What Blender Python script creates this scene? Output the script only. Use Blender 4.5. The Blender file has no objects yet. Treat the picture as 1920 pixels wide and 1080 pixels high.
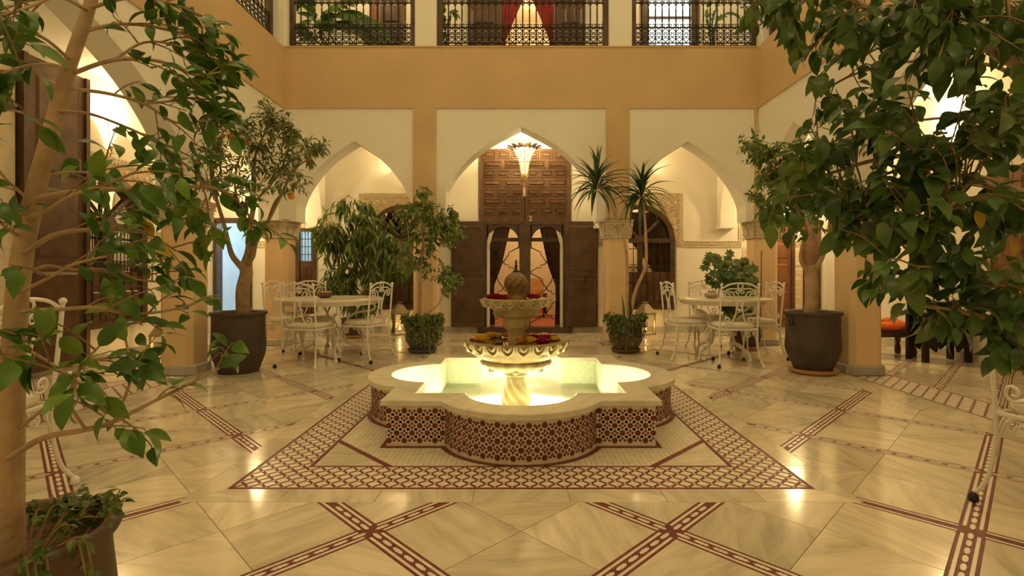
import bpy, math, random
import numpy as np
from mathutils import Vector, Matrix, Euler
random.seed(7)
PI = math.pi
SC = bpy.context.scene
COL = SC.collection

# ------------------------------------------------------------------ camera
CAM_H, FPX, VX, VY = 1.1, 960.0, 977.0, 510.0     # eye height, focal length in px of a 1920 px frame, vanishing point
cam_d = bpy.data.cameras.new('camera'); cam = bpy.data.objects.new('camera', cam_d); COL.objects.link(cam)
cam_d.sensor_width = 36.0; cam_d.lens = FPX/1920*36.0
cam_d.shift_x = (960-VX)/1920; cam_d.shift_y = (VY-540)/1920
cam_d.clip_start = 0.02; cam_d.clip_end = 100
cam.location = (0, 0, CAM_H); cam.rotation_euler = (PI/2, 0, 0)
SC.camera = cam
# ------------------------------------------------------------------ sky, light, exposure
W = bpy.data.worlds.new('night_glow'); SC.world = W; W.use_nodes = True
WARM = (1.0, 0.72, 0.34)
bg = W.node_tree.nodes['Background']
bg.inputs[0].default_value = (1.0, 0.735, 0.33, 1); bg.inputs[1].default_value = .95
SC.view_settings.view_transform = 'Standard'; SC.view_settings.look = 'None'
SC.view_settings.gamma = 1; SC.view_settings.use_curve_mapping = False
SC.view_settings.exposure = 0.2
def lamp(name, loc, watts, col=WARM, r=0.05):
    d = bpy.data.lights.new(name, 'POINT'); d.energy = watts; d.color = col; d.shadow_soft_size = r
    o = bpy.data.objects.new(name, d); o.location = loc; COL.objects.link(o); return o

# ------------------------------------------------------------------ helpers
def at(px, py, Y):      # a point seen at (px,py) at depth Y
    return Vector(((px-VX)/FPX*Y, Y, CAM_H-(py-VY)/FPX*Y))
def tag(o, label=None, cat=None, group=None, kind=None):
    if label: o['label'] = label
    if cat: o['category'] = cat
    if group: o['group'] = group
    if kind: o['kind'] = kind
    return o
def empty(name, loc=(0, 0, 0), rz=0, parent=None):
    o = bpy.data.objects.new(name, None); COL.objects.link(o)
    o.location = loc; o.rotation_euler = (0, 0, rz); o.empty_display_size = .05
    if parent: o.parent = parent
    return o
def thing(name, label, cat, loc=(0, 0, 0), rz=0, group=None):
    return tag(empty(name, loc, rz), label, cat, group)
def link(name, me, parent=None, M=None):
    o = bpy.data.objects.new(name, me); COL.objects.link(o)
    if parent: o.parent = parent
    if M is not None: o.matrix_basis = M
    return o
def catmull(pts, n=8):
    P = [Vector(p) for p in pts]; P = [P[0]*2-P[1]]+P+[P[-1]*2-P[-2]]; out = []
    for i in range(1, len(P)-2):
        a, b, c, d = P[i-1:i+3]
        for k in range(n):
            t = k/n
            out.append(.5*((2*b)+(c-a)*t+(2*a-5*b+4*c-d)*t*t+(3*b-a-3*c+d)*t*t*t))
    out.append(P[-2]); return out
class MB:
    def __init__(s): s.v = []; s.f = []
    def add(s, v, f):
        n = len(s.v); s.v += [tuple(p) for p in v]; s.f += [tuple(i+n for i in q) for q in f]; return s
    def box(s, x0, x1, y0, y1, z0, z1):
        return s.add([(x0,y0,z0),(x1,y0,z0),(x1,y1,z0),(x0,y1,z0),(x0,y0,z1),(x1,y0,z1),(x1,y1,z1),(x0,y1,z1)],
              [(3,2,1,0),(4,5,6,7),(0,1,5,4),(1,2,6,5),(2,3,7,6),(3,0,4,7)])
    def prism(s, poly, z0, z1, T=None):      # poly in xy, extruded in z; T maps (x,y,z) -> 3D
        n = len(poly); v = [(x, y, z0) for x, y in poly]+[(x, y, z1) for x, y in poly]
        if T: v = [T(*p) for p in v]
        return s.add(v, [tuple(range(n-1, -1, -1)), tuple(range(n, 2*n))]+[(i, (i+1) % n, n+(i+1) % n, n+i) for i in range(n)])
    def tube(s, pts, r, n=6, r1=None, closed=False, cap=True):
        P = [Vector(p) for p in pts]; m = len(P)
        if m < 2: return s
        rad = list(r) if isinstance(r, (list, tuple)) else [r if r1 is None else r+(r1-r)*i/(m-1) for i in range(m)]
        T = []
        for i in range(m):
            a = P[(i-1) % m] if (closed or i > 0) else P[i]; b = P[(i+1) % m] if (closed or i < m-1) else P[i]
            t = b-a; T.append(t.normalized() if t.length > 1e-9 else (T[-1] if T else Vector((0, 0, 1))))
        up = Vector((0, 0, 1)) if abs(T[0].z) < .9 else Vector((1, 0, 0))
        N = (up-T[0]*up.dot(T[0])).normalized(); v = []
        for i in range(m):
            N = N-T[i]*N.dot(T[i])
            N = N.normalized() if N.length > 1e-6 else T[i].orthogonal().normalized()
            B = T[i].cross(N)
            for k in range(n):
                a = 2*PI*k/n; v.append(P[i]+(N*math.cos(a)+B*math.sin(a))*rad[i])
        f = [(i*n+k, i*n+(k+1) % n, ((i+1) % m)*n+(k+1) % n, ((i+1) % m)*n+k) for i in range(m if closed else m-1) for k in range(n)]
        if cap and not closed: f += [tuple(range(n-1, -1, -1)), tuple(range((m-1)*n, m*n))]
        return s.add(v, f)
    def lathe(s, prof, n=32, fn=None, c=(0, 0), cap=True):   # prof: (r,z)
        v = []
        for i, (r, z) in enumerate(prof):
            for k in range(n):
                a = 2*PI*k/n; rr, aa, zz = (r, a, z) if fn is None else fn(r, a, z, i)
                v.append((c[0]+rr*math.cos(aa), c[1]+rr*math.sin(aa), zz))
        m = len(prof)
        f = [(i*n+k, i*n+(k+1) % n, (i+1)*n+(k+1) % n, (i+1)*n+k) for i in range(m-1) for k in range(n)]
        if cap: f += [tuple(range(n-1, -1, -1)), tuple(range((m-1)*n, m*n))]
        return s.add(v, f)
    def ball(s, c, r, n=8, m=5):
        return s.lathe([(r*math.sin(PI*max(.06, min(.94, i/m))), c[2]-r*math.cos(PI*i/m)) for i in range(m+1)], n, c=(c[0], c[1]))
    def mesh(s, name, mat, smooth=False):
        me = bpy.data.meshes.new(name); me.from_pydata(s.v, [], s.f); me.materials.append(M_[mat] if isinstance(mat, str) else mat)
        if smooth: me.polygons.foreach_set('use_smooth', [True]*len(me.polygons))
        me.update(); return me
    def build(s, name, mat, parent=None, smooth=False, M=None, kind=None):
        o = link(name, s.mesh(name, mat, smooth), parent, M)
        if kind: o['kind'] = kind
        return o
def struct(name, mb, mat, label, cat='wall', smooth=False):
    return tag(mb.build(name, mat, None, smooth), label, cat, None, 'structure')
def clip(poly, a, b, c):                 # keep a*x+b*y<=c
    out = []
    for i in range(len(poly)):
        p, q = poly[i], poly[(i+1) % len(poly)]; dp = a*p[0]+b*p[1]-c; dq = a*q[0]+b*q[1]-c
        if dp <= 0: out.append(p)
        if (dp < 0 < dq) or (dq < 0 < dp):
            t = dp/(dp-dq); out.append((p[0]+(q[0]-p[0])*t, p[1]+(q[1]-p[1])*t))
    return out
def clip_all(poly, hs):
    for h in hs:
        poly = clip(poly, *h)
        if len(poly) < 3: return []
    ar = sum(poly[i][0]*poly[(i+1) % len(poly)][1]-poly[(i+1) % len(poly)][0]*poly[i][1] for i in range(len(poly)))/2
    if abs(ar) < 2e-5: return []
    return poly if ar > 0 else poly[::-1]
def rect(x0, x1, y0, y1): return [(x0, y0), (x1, y0), (x1, y1), (x0, y1)]
def rect_h(x0, x1, y0, y1): return [(-1, 0, -x0), (1, 0, x1), (0, -1, -y0), (0, 1, y1)]
def pieces(parent, name, polys, mat, z0, z1, most=300, T=None, key=None):
    """flat pieces: the `most` that show largest become objects, the rest one joined part"""
    def near(p):
        x = sum(q[0] for q in p)/len(p); y = sum(q[1] for q in p)/len(p)
        if T: x, y, _ = T(x, y, z1)
        if y < .9: return 1e6+abs(y)
        if abs(x)/y > 1.08: return 1e3+math.hypot(x, y)
        return math.hypot(x, y)
    polys = sorted(polys, key=near)
    for p in polys[:most]: MB().prism(p, z0, z1, T).build(name, mat, parent)
    if len(polys) > most:
        mb = MB()
        for p in polys[most:]: mb.prism(p, z0, z1, T)
        mb.build(name+'_field', mat, parent, kind='stuff')
def spiral(c, r0, a0, turns, n=14, k=.25, sgn=1):   # in xz plane, list of (x,z)
    return [(c[0]+(r0*(1-(1-k)*i/n))*math.cos(a0+sgn*2*PI*turns*i/n), c[1]+(r0*(1-(1-k)*i/n))*math.sin(a0+sgn*2*PI*turns*i/n)) for i in range(n+1)]

# ------------------------------------------------------------------ materials
M_ = {}
def nodes(name):
    m = bpy.data.materials.new(name); m.use_nodes = True; nt = m.node_tree; b = nt.nodes['Principled BSDF']; M_[name] = m
    return m, nt, b
def L(nt, a, b): nt.links.new(a, b)
def coord(nt, rnd=True, scale=1.0):
    tc = nt.nodes.new('ShaderNodeTexCoord'); mp = nt.nodes.new('ShaderNodeMapping'); L(nt, tc.outputs['Object'], mp.inputs['Vector'])
    mp.inputs['Scale'].default_value = (scale,)*3
    if rnd:
        oi = nt.nodes.new('ShaderNodeObjectInfo'); mu = nt.nodes.new('ShaderNodeMath'); mu.operation = 'MULTIPLY'; mu.inputs[1].default_value = 37.0
        L(nt, oi.outputs['Random'], mu.inputs[0]); cb = nt.nodes.new('ShaderNodeCombineXYZ')
        for i in range(3): L(nt, mu.outputs[0], cb.inputs[i])
        L(nt, cb.outputs[0], mp.inputs['Location'])
    return mp.outputs[0]
def mat(name, c, rough=.6, metal=0, var=.12, nscale=6, bump=0, bscale=40, spec=.4, rnd=True, trans=0, coat=0):
    m, nt, b = nodes(name); v = coord(nt, rnd)
    n = nt.nodes.new('ShaderNodeTexNoise'); n.inputs['Scale'].default_value = nscale; n.inputs['Detail'].default_value = 5; L(nt, v, n.inputs['Vector'])
    r = nt.nodes.new('ShaderNodeValToRGB'); r.color_ramp.elements[0].position = .3; r.color_ramp.elements[1].position = .7
    r.color_ramp.elements[0].color = tuple(max(0, x*(1-var)) for x in c)+(1,); r.color_ramp.elements[1].color = tuple(min(1, x*(1+var)) for x in c)+(1,)
    L(nt, n.outputs['Fac'], r.inputs['Fac']); L(nt, r.outputs[0], b.inputs['Base Color'])
    b.inputs['Roughness'].default_value = rough; b.inputs['Metallic'].default_value = metal; b.inputs['Specular IOR Level'].default_value = spec
    if coat: b.inputs['Coat Weight'].default_value = coat
    if bump:
        n2 = nt.nodes.new('ShaderNodeTexNoise'); n2.inputs['Scale'].default_value = bscale; n2.inputs['Detail'].default_value = 4; L(nt, v, n2.inputs['Vector'])
        bp = nt.nodes.new('ShaderNodeBump'); bp.inputs['Strength'].default_value = bump; bp.inputs['Distance'].default_value = .01
        L(nt, n2.outputs['Fac'], bp.inputs['Height']); L(nt, bp.outputs[0], b.inputs['Normal'])
    if trans:
        t = nt.nodes.new('ShaderNodeBsdfTranslucent'); L(nt, r.outputs[0], t.inputs[0]); mx = nt.nodes.new('ShaderNodeMixShader'); mx.inputs[0].default_value = trans
        L(nt, b.outputs[0], mx.inputs[1]); L(nt, t.outputs[0], mx.inputs[2]); L(nt, mx.outputs[0], nt.nodes['Material Output'].inputs[0])
    return m
def leafmat(name, c1, c2, c3, nscale=9):
    m, nt, b = nodes(name); v = coord(nt, False)
    n = nt.nodes.new('ShaderNodeTexNoise'); n.inputs['Scale'].default_value = nscale; n.inputs['Detail'].default_value = 1
    oi = nt.nodes.new('ShaderNodeObjectInfo'); ad = nt.nodes.new('ShaderNodeMath'); ad.operation = 'MULTIPLY_ADD'; ad.inputs[1].default_value = .5
    geo = nt.nodes.new('ShaderNodeNewGeometry'); L(nt, geo.outputs['Position'], n.inputs['Vector'])
    L(nt, oi.outputs['Random'], ad.inputs[0]); sb = nt.nodes.new('ShaderNodeMath'); sb.operation = 'SUBTRACT'; sb.inputs[1].default_value = .25
    L(nt, n.outputs['Fac'], sb.inputs[0]); L(nt, sb.outputs[0], ad.inputs[2])
    r = nt.nodes.new('ShaderNodeValToRGB'); e = r.color_ramp.elements; e[0].position = .2; e[1].position = .85; e[0].color = c1+(1,); e[1].color = c3+(1,)
    k = e.new(.5); k.color = c2+(1,)
    L(nt, ad.outputs[0], r.inputs['Fac']); L(nt, r.outputs[0], b.inputs['Base Color']); b.inputs['Roughness'].default_value = .33
    b.inputs['Specular IOR Level'].default_value = .6
    t = nt.nodes.new('ShaderNodeBsdfTranslucent'); L(nt, r.outputs[0], t.inputs[0]); mx = nt.nodes.new('ShaderNodeMixShader'); mx.inputs[0].default_value = .28
    L(nt, b.outputs[0], mx.inputs[1]); L(nt, t.outputs[0], mx.inputs[2]); L(nt, mx.outputs[0], nt.nodes['Material Output'].inputs[0])
def marble(name, base, vein, rough, vs=2.2):
    m, nt, b = nodes(name); v = coord(nt)
    oi = nt.nodes.new('ShaderNodeObjectInfo'); mr = nt.nodes.new('ShaderNodeVectorRotate'); mr.rotation_type = 'Z_AXIS'; mu = nt.nodes.new('ShaderNodeMath'); mu.operation = 'MULTIPLY'; mu.inputs[1].default_value = 11
    L(nt, oi.outputs['Random'], mu.inputs[0]); L(nt, mu.outputs[0], mr.inputs['Angle']); L(nt, v, mr.inputs['Vector'])
    st = nt.nodes.new('ShaderNodeMapping'); st.inputs['Scale'].default_value = (.9, 4.2, 1); L(nt, mr.outputs[0], st.inputs['Vector'])
    n1 = nt.nodes.new('ShaderNodeTexNoise'); n1.inputs['Scale'].default_value = vs; n1.inputs['Detail'].default_value = 12; n1.inputs['Roughness'].default_value = .62; n1.inputs['Distortion'].default_value = .5; L(nt, st.outputs[0], n1.inputs['Vector'])
    r = nt.nodes.new('ShaderNodeValToRGB'); e = r.color_ramp.elements; e[0].position = .33; e[0].color = vein+(1,); e[1].position = .58; e[1].color = base+(1,)
    L(nt, n1.outputs['Fac'], r.inputs['Fac'])
    hv = nt.nodes.new('ShaderNodeHueSaturation'); m2 = nt.nodes.new('ShaderNodeMath'); m2.operation = 'MULTIPLY_ADD'; m2.inputs[1].default_value = .32; m2.inputs[2].default_value = .80
    L(nt, oi.outputs['Random'], m2.inputs[0]); L(nt, m2.outputs[0], hv.inputs['Value']); L(nt, r.outputs[0], hv.inputs['Color']); L(nt, hv.outputs[0], b.inputs['Base Color'])
    b.inputs['Roughness'].default_value = rough; b.inputs['Specular IOR Level'].default_value = .5
def emit(name, c, s):
    m, nt, b = nodes(name); b.inputs['Base Color'].default_value = c+(1,); b.inputs['Emission Color'].default_value = c+(1,); b.inputs['Emission Strength'].default_value = s
def glass(name, tint, gloss=.12, rough=.02):
    m, nt, b = nodes(name); t = nt.nodes.new('ShaderNodeBsdfTransparent'); t.inputs[0].default_value = tint+(1,)
    g = nt.nodes.new('ShaderNodeBsdfGlossy'); g.inputs['Roughness'].default_value = rough; fr = nt.nodes.new('ShaderNodeFresnel'); fr.inputs[0].default_value = 1.33
    mx = nt.nodes.new('ShaderNodeMixShader'); L(nt, fr.outputs[0], mx.inputs[0]); L(nt, t.outputs[0], mx.inputs[1]); L(nt, g.outputs[0], mx.inputs[2]); L(nt, mx.outputs[0], nt.nodes['Material Output'].inputs[0])
marble('floor_marble', (.78, .69, .52), (.55, .485, .355), .13, 3)
marble('coping_marble', (.80, .73, .58), (.66, .60, .46), .25, 3)
marble('grey_marble', (.52, .50, .43), (.38, .36, .31), .3)
mat('stone', (.50, .40, .22), .5, var=.28, nscale=11, bump=.25, bscale=60)
mat('finial_stone', (.20, .115, .042), .4, var=.2, nscale=9)
mat('plaster', (.82, .78, .69), .85, var=.04, nscale=1.3, rnd=False, bump=.05, bscale=12)
mat('ochre', (.60, .425, .235), .8, var=.07, nscale=1.5, rnd=False, bump=.06, bscale=9)
mat('shaft_ochre', (.78, .57, .34), .7, var=.06, nscale=1.5, rnd=False)
mat('carved', (.74, .66, .50), .8, var=.1, nscale=14, bump=.5, bscale=90)
mat('carved_dark', (.50, .39, .24), .9, var=.2, nscale=20)
mat('dark_wood', (.082, .048, .028), .36, var=.35, nscale=5)
mat('brown_wood', (.10, .052, .026), .38, var=.35, nscale=7)
mat('door_wood', (.125, .066, .032), .3, var=.35, nscale=7)
mat('red_wood', (.20, .085, .036), .4, var=.25, nscale=6)
mat('iron', (.035, .028, .022), .5, metal=.3)
mat('white_iron', (.80, .76, .68), .4, var=.05)
mat('cushion', (.80, .74, .62), .9, var=.06, nscale=10, bump=.2, bscale=150)
mat('table_top', (.74, .67, .53), .2, var=.1, nscale=7)
mat('foot_black', (.02, .02, .02), .5)
mat('brass', (.62, .50, .27), .35, metal=.9)
mat('steel', (.40, .36, .28), .45, metal=.5)
mat('lantern_metal', (.36, .29, .17), .5, metal=.3)
mat('dark_clay', (.066, .046, .032), .55, var=.3, nscale=5, bump=.2, bscale=25)
mat('grey_clay', (.10, .10, .11), .5, var=.25, nscale=5)
mat('brown_clay', (.13, .082, .05), .6, var=.25, nscale=6, bump=.15)
mat('pot_clay', (.125, .078, .045), .6, var=.25, nscale=6, bump=.15)
mat('terracotta', (.48, .24, .11), .7, var=.15)
mat('soil', (.16, .10, .055), .95, var=.4, nscale=40, bump=1, bscale=120)
mat('bark', (.44, .30, .175), .8, var=.2, nscale=12, bump=.5, bscale=50)
mat('bark_dark', (.28, .19, .10), .85, var=.3, nscale=14, bump=.5, bscale=50)
mat('twig', (.30, .19, .09), .8, var=.2)
mat('red_tile', (.185, .036, .028), .42, var=.3, nscale=30, spec=.25)
mat('white_tile', (.78, .72, .58), .3, var=.1, nscale=20)
mat('cream_tile', (.74, .66, .50), .35, var=.12, nscale=14)
mat('green_tile', (.62, .70, .50), .25, var=.1, nscale=25)
mat('grout', (.50, .43, .31), .9)
mat('stone_recess_shade', (.34, .24, .11), .55, var=.3, nscale=12)  # browner bowl stone, puts shade into the recesses between the petals
mat('pool_lining', (.86, .84, .68), .4, var=.04)
mat('pool_joint', (.66, .66, .5), .6)
mat('curtain_brown', (.16, .065, .03), .75, var=.3, nscale=8)
mat('curtain_red', (.30, .02, .02), .7, var=.25, nscale=8)
mat('curtain_gold', (.62, .33, .10), .7, var=.25, nscale=8)
mat('room_wall', (.72, .62, .45), .9, var=.05)
mat('red_floor', (.45, .12, .07), .6)
mat('blue_wall', (.74, .78, .80), .9, var=.04)
mat('orange_cloth', (.78, .16, .03), .8, var=.15)
mat('orange_fruit', (.85, .28, .03), .5, var=.1)
mat('rose_red', (.36, .012, .02), .6, var=.35, nscale=60, trans=.15)
mat('rose_magenta', (.50, .03, .10), .6, var=.35, nscale=60, trans=.15)
mat('rose_yellow', (.86, .55, .05), .6, var=.25, nscale=60, trans=.15)
mat('rose_orange', (.85, .36, .05), .6, var=.3, nscale=60, trans=.15)
mat('rose_white', (.85, .72, .5), .6, var=.2, nscale=60, trans=.15)
mat('inlay_gold', (.72, .55, .25), .4)
mat('blue_glass', (.05, .05, .55), .2); mat('yellow_glass', (.85, .6, .03), .2)
leafmat('leaf_ficus', (.055, .135, .014), (.10, .215, .024), (.20, .32, .036))
leafmat('leaf_fig', (.032, .080, .014), (.070, .145, .024), (.17, .24, .04))
leafmat('leaf_mid', (.036, .085, .012), (.085, .155, .022), (.20, .26, .045), 6)
leafmat('leaf_olive', (.06, .10, .016), (.12, .165, .03), (.22, .25, .05), 6)
leafmat('leaf_blade', (.022, .050, .012), (.040, .085, .018), (.09, .14, .03), 6)
mat('leaf_yellow', (.55, .38, .03), .5, trans=.3)
emit('lamp_glass', (1.0, .80, .42), 5); emit('bulb', (1.0, .86, .55), 60); emit('candle', (1.0, .62, .2), 30); emit('pool_lamp', (1.0, .96, .62), 12)
emit('lit_pane', (.80, .95, .92), 1.6)
glass('pane', (.80, .78, .74)); glass('water', (.98, .99, .95)); glass('lantern_pane', (.96, .95, .92))
# ================================================================== STRUCTURE
CY = 4.085                                  # centre of the court (pool) in Y; X centre is 0
YB, XL, XR = 9.3, -5.1, 5.55                # outer walls
YF = -1.4
def frame_back(y): return lambda u, d, z: (u, y-d, z)
def frame_left(x): return lambda u, d, z: (x+d, u, z)
def frame_right(x): return lambda u, d, z: (x-d, u, z)
FB, FLw, FRw = frame_back(YB), frame_left(XL), frame_right(XR)
def wz(F): return lambda a, b, c: F(a, c, b)           # prism drawn in (u,z), extruded out of the wall
def fbox(mb, F, u0, u1, d0, d1, z0, z1): return mb.prism(rect(u0, u1, z0, z1), d0, d1, wz(F))
def ftube(mb, F, pts, r, n=6, **k): return mb.tube([F(p[0], p[2] if len(p) > 2 else 0, p[1]) for p in pts], r, n, **k)
def weld(o):
    import bmesh
    bm = bmesh.new(); bm.from_mesh(o.data); bmesh.ops.remove_doubles(bm, verts=bm.verts, dist=1e-4); bm.to_mesh(o.data); bm.free(); return o
def wall_holes(F, u0, u1, z0, z1, holes, thick=.15):
    us = sorted({u0, u1}|{h[0] for h in holes}|{h[1] for h in holes}); zs = sorted({z0, z1}|{h[2] for h in holes}|{h[3] for h in holes}); mb = MB()
    solid = lambda a, b: not any(h[0] <= a <= h[1] and h[2] <= b <= h[3] for h in holes)
    def q(pts): mb.add([F(*p) for p in pts], [tuple(range(4))])
    S = [[solid((us[i]+us[i+1])/2, (zs[j]+zs[j+1])/2) for j in range(len(zs)-1)] for i in range(len(us)-1)]
    for i in range(len(us)-1):
        for j in range(len(zs)-1):
            if not S[i][j]: continue
            a, b, c, d = us[i], us[i+1], zs[j], zs[j+1]
            q([(a, 0, c), (b, 0, c), (b, 0, d), (a, 0, d)]); q([(a, -thick, c), (b, -thick, c), (b, -thick, d), (a, -thick, d)])
            if i == 0 or not S[i-1][j]: q([(a, 0, c), (a, -thick, c), (a, -thick, d), (a, 0, d)])
            if i == len(us)-2 or not S[i+1][j]: q([(b, 0, c), (b, -thick, c), (b, -thick, d), (b, 0, d)])
            if j == 0 or not S[i][j-1]: q([(a, 0, c), (b, 0, c), (b, -thick, c), (a, -thick, c)])
            if j == len(zs)-2 or not S[i][j+1]: q([(a, 0, d), (b, 0, d), (b, -thick, d), (a, -thick, d)])
    return mb
def arch_half(kind='big'):
    big = [(1, 0), (.985, .14), (.875, .36), (.70, .58), (.57, .71), (.41, .84), (.2, .97), (0, 1.08)]
    return catmull([(x, z, 0) for x, z in big], 4)
def arch_contour(c, hw, apex, zlow, squash=1.0):
    pts = [(p.x*hw, apex-1.08*squash+p.y*squash) for p in arch_half()]
    return [(c-hw, zlow)]+[(c-x, z) for x, z in pts]+[(c+x, z) for x, z in pts[::-1][1:]]+[(c+hw, zlow)]
def arcade(F, u0, u1, arches, zlow, ztop, thick):
    C = [(u0, zlow)]
    for a in arches: C += arch_contour(*a)
    C.append((u1, zlow)); mb = MB(); n = len(C); v = []
    for d in (0, -thick):
        for (u, z) in C: v.append(F(u, d, z))
        for (u, z) in C: v.append(F(u, d, ztop))
    f = []
    for i in range(n-1):
        if abs(C[i+1][0]-C[i][0]) > 1e-6: f += [(i, i+1, n+i+1, n+i), (2*n+i, 2*n+i+1, 3*n+i+1, 3*n+i)]
        f += [(i, i+1, 2*n+i+1, 2*n+i), (n+i, n+i+1, 3*n+i+1, 3*n+i)]
    f += [(0, n, 3*n, 2*n), (n-1, 2*n-1, 4*n-1, 3*n-1)]
    return mb.add(v, f)
# --- court arcades
XI, YI = 3.55, 7.67                         # court faces
FIB, FIL, FIR = frame_back(YI), frame_left(-XI), frame_right(XI)
ZL, ZT = 1.86, 4.455
SIDE = [(1.49, .82, 3.06, ZL), (CY, 1.30, 3.28, ZL), (6.68, .82, 3.06, ZL)]
weld(struct('wall_court_back', arcade(FIB, -XI-.01, XI+.01, [(-2.5, .87, 3.06, ZL), (0, 1.13, 3.28, ZL), (2.5, .87, 3.06, ZL)], ZL, ZT, .33),
            'plaster', 'cream plastered arcade wall with three pointed arches behind the fountain'))
weld(struct('wall_court_left', arcade(FIL, .45, YI+.33, SIDE, ZL, ZT, .30), 'plaster', 'cream plastered arcade wall with pointed arches behind the orange tree'))
weld(struct('wall_court_right', arcade(FIR, .45, YI+.33, SIDE, ZL, ZT, .30), 'plaster', 'cream plastered arcade wall with pointed arches behind the dense fig tree'))
# ochre band and pilasters, proud of the plaster
b = MB(); fbox(b, FIB, -XI+.02, XI-.02, 0, .02, 3.55, ZT)
band_b = struct('trim_1', b, 'ochre', 'wide ochre painted band above the three back arches', 'band')
for s in (-1, 1):
    b = MB(); fbox(b, FIB, s*1.445-.175, s*1.445+.175, 0, .02, 1.9, 3.55); b.build('pilaster', 'ochre', band_b)
b = MB(); fbox(b, FIB, XI-.06, XI-.021, 0, .02, 1.9, 3.55); b.build('pilaster', 'ochre', band_b)
b = MB(); fbox(b, FIL, .45, YI, 0, .02, 3.55, ZT); struct('trim_2', b, 'ochre', 'wide ochre painted band along the left arcade wall', 'band')
b = MB(); fbox(b, FIR, .45, YI, 0, .02, 3.55, ZT); struct('trim_3', b, 'ochre', 'wide ochre painted band along the right arcade wall', 'band')
# sills of the upper openings
b = MB(); fbox(b, FIB, -XI, XI, -.33, .03, ZT, ZT+.02); struct('trim_4', b, 'ochre', 'thin ochre ledge under the back balcony railings', 'ledge')
# --- pillars
def oct_ring(h, c): return [(-h+c, -h), (h-c, -h), (h, -h+c), (h, h-c), (h-c, h), (-h+c, h), (-h, h-c), (-h, -h+c)]
def ring_loft(mb, rings):                   # rings: list of (half, chamfer, z)
    v = []; f = []
    for h, c, z in rings: v += [(x, y, z) for x, y in oct_ring(h, c)]
    for i in range(len(rings)-1): f += [(i*8+k, i*8+(k+1) % 8, (i+1)*8+(k+1) % 8, (i+1)*8+k) for k in range(8)]
    f += [tuple(range(7, -1, -1)), tuple(range(8*len(rings)-8, 8*len(rings)))]
    return mb.add(v, f)
def pillar(x, y, label, h=.175):
    t = thing('pillar', label, 'pillar', (x, y, 0), 0, 'arcade pillars')
    ring_loft(MB(), [(h+.035, .07, 0), (h+.035, .07, .085), (h+.015, .06, .10)]).build('plinth', 'grey_marble', t)
    ring_loft(MB(), [(h, .05, .10), (h, .05, 1.60)]).build('shaft', 'shaft_ochre', t)
    cap = ring_loft(MB(), [(h+.012, .05, 1.60), (h+.022, .05, 1.615), (h+.02, .05, 1.63), (h+.045, .03, 1.83), (h+.055, .02, 1.845), (h+.055, .02, 1.885)]).build('capital', 'carved_dark', t)
    for k in range(4):                      # carved relief: two quarter fans, an inner triangle lattice
        a = k*PI/2; R = Matrix.Rotation(a, 4, 'Z')
        def F(u, z, d=0): return R @ Vector((u, -(h+.022+(z-1.62)*.13+d), z))
        m = MB(); w = h+.02
        for s in (-1, 1):
            for rr in (.185, .165, .135):
                m.tube([F(s*(w-rr*math.cos(q)*.95), 1.625+rr*math.sin(q)) for q in [i*PI/2/7 for i in range(8)]], .0065, 4)
            for q in (.25, .6, .95, 1.3):
                m.tube([F(s*(w-.03*math.cos(q)), 1.63+.03*math.sin(q)), F(s*(w-.165*math.cos(q)), 1.63+.165*math.sin(q))], .0075, 4)
            for (rr, q) in ((.1, .4), (.1, .8), (.1, 1.2), (.06, .8)):
                c = (s*(w-rr*math.cos(q)), 1.63+rr*math.sin(q))
                m.tube([F(c[0]+.016*math.cos(t_), c[1]+.016*math.sin(t_)) for t_ in [i*PI/4 for i in range(8)]], .006, 4, closed=True)
        for i in range(5): m.tube([F(-w+.02+i*(2*w-.04)/4, 1.818), F(-w+.02+(i+.5)*(2*w-.04)/4, 1.79)], .007, 4)
        m.tube([F(-w, 1.822), F(w, 1.822)], .008, 4); m.tube([F(-w, 1.622), F(w, 1.622)], .009, 4)
        m.build('relief', 'carved', cap, kind='stuff')
    return t
pillar(-3.69, 7.85, 'ochre pillar with carved capital left of the left dining table, at the back corner')
pillar(3.69, 7.85, 'ochre pillar with carved capital behind the right dining table, at the back corner')
pillar(-1.45, 7.85, 'ochre pillar behind the small weeping fig, left of the number two door')
pillar(1.45, 7.85, 'ochre pillar behind the spiky dracaena, right of the number two door')
pillar(-3.71, 5.65, 'ochre pillar nearest the camera on the left, beside the orange tree pot')
pillar(3.71, 5.65, 'ochre pillar nearest the camera on the right, beside the big round clay pot')
# --- outer walls
DX0, DX1 = -.72, .86                        # number two door
holesB = [(DX0, DX1, .0, 3.30), (1.53, 2.79, .42, 2.32), (-2.79, -1.53, .42, 2.32), (-5.54, -4.91, 0, 2.0), (-4.09, -3.75, .1, 1.86), (-.38, .62, 4.3, 6.5), (2.23, 3.12, 4.5, 6.5)]
weld(struct('wall_back', wall_holes(FB, -5.8, 5.7, 0, 7, holesB), 'plaster', 'cream plastered gallery wall behind the back arches'))
holesL = [(5.70, 6.94, .42, 2.32)]
weld(struct('wall_left', wall_holes(FLw, YF, 8.2, 0, 7, holesL), 'plaster', 'cream plastered gallery wall on the left behind the slender tree'))
b = MB(); b.box(-5.8, XL, 8.05, 8.2, 0, 3.47); struct('wall_left_return', b, 'plaster', 'short cream return wall beside the blue lit doorway')
b = MB(); b.box(-5.95, -5.8, 8.05, 9.45, 0, 3.47); struct('wall_left_recess', b, 'plaster', 'cream side wall of the recess with the blue lit doorway')
weld(struct('wall_right', wall_holes(FRw, YF, YB, 0, 7, [(4.62, 6.10, 0, 2.3)]), 'plaster', 'cream plastered gallery wall on the right behind the dense fig tree'))
b = MB(); b.box(-6, 6, YF-.15, YF, 0, 7); struct('wall_front', b, 'plaster', 'cream plastered wall closing the gallery behind the viewer')
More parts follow.
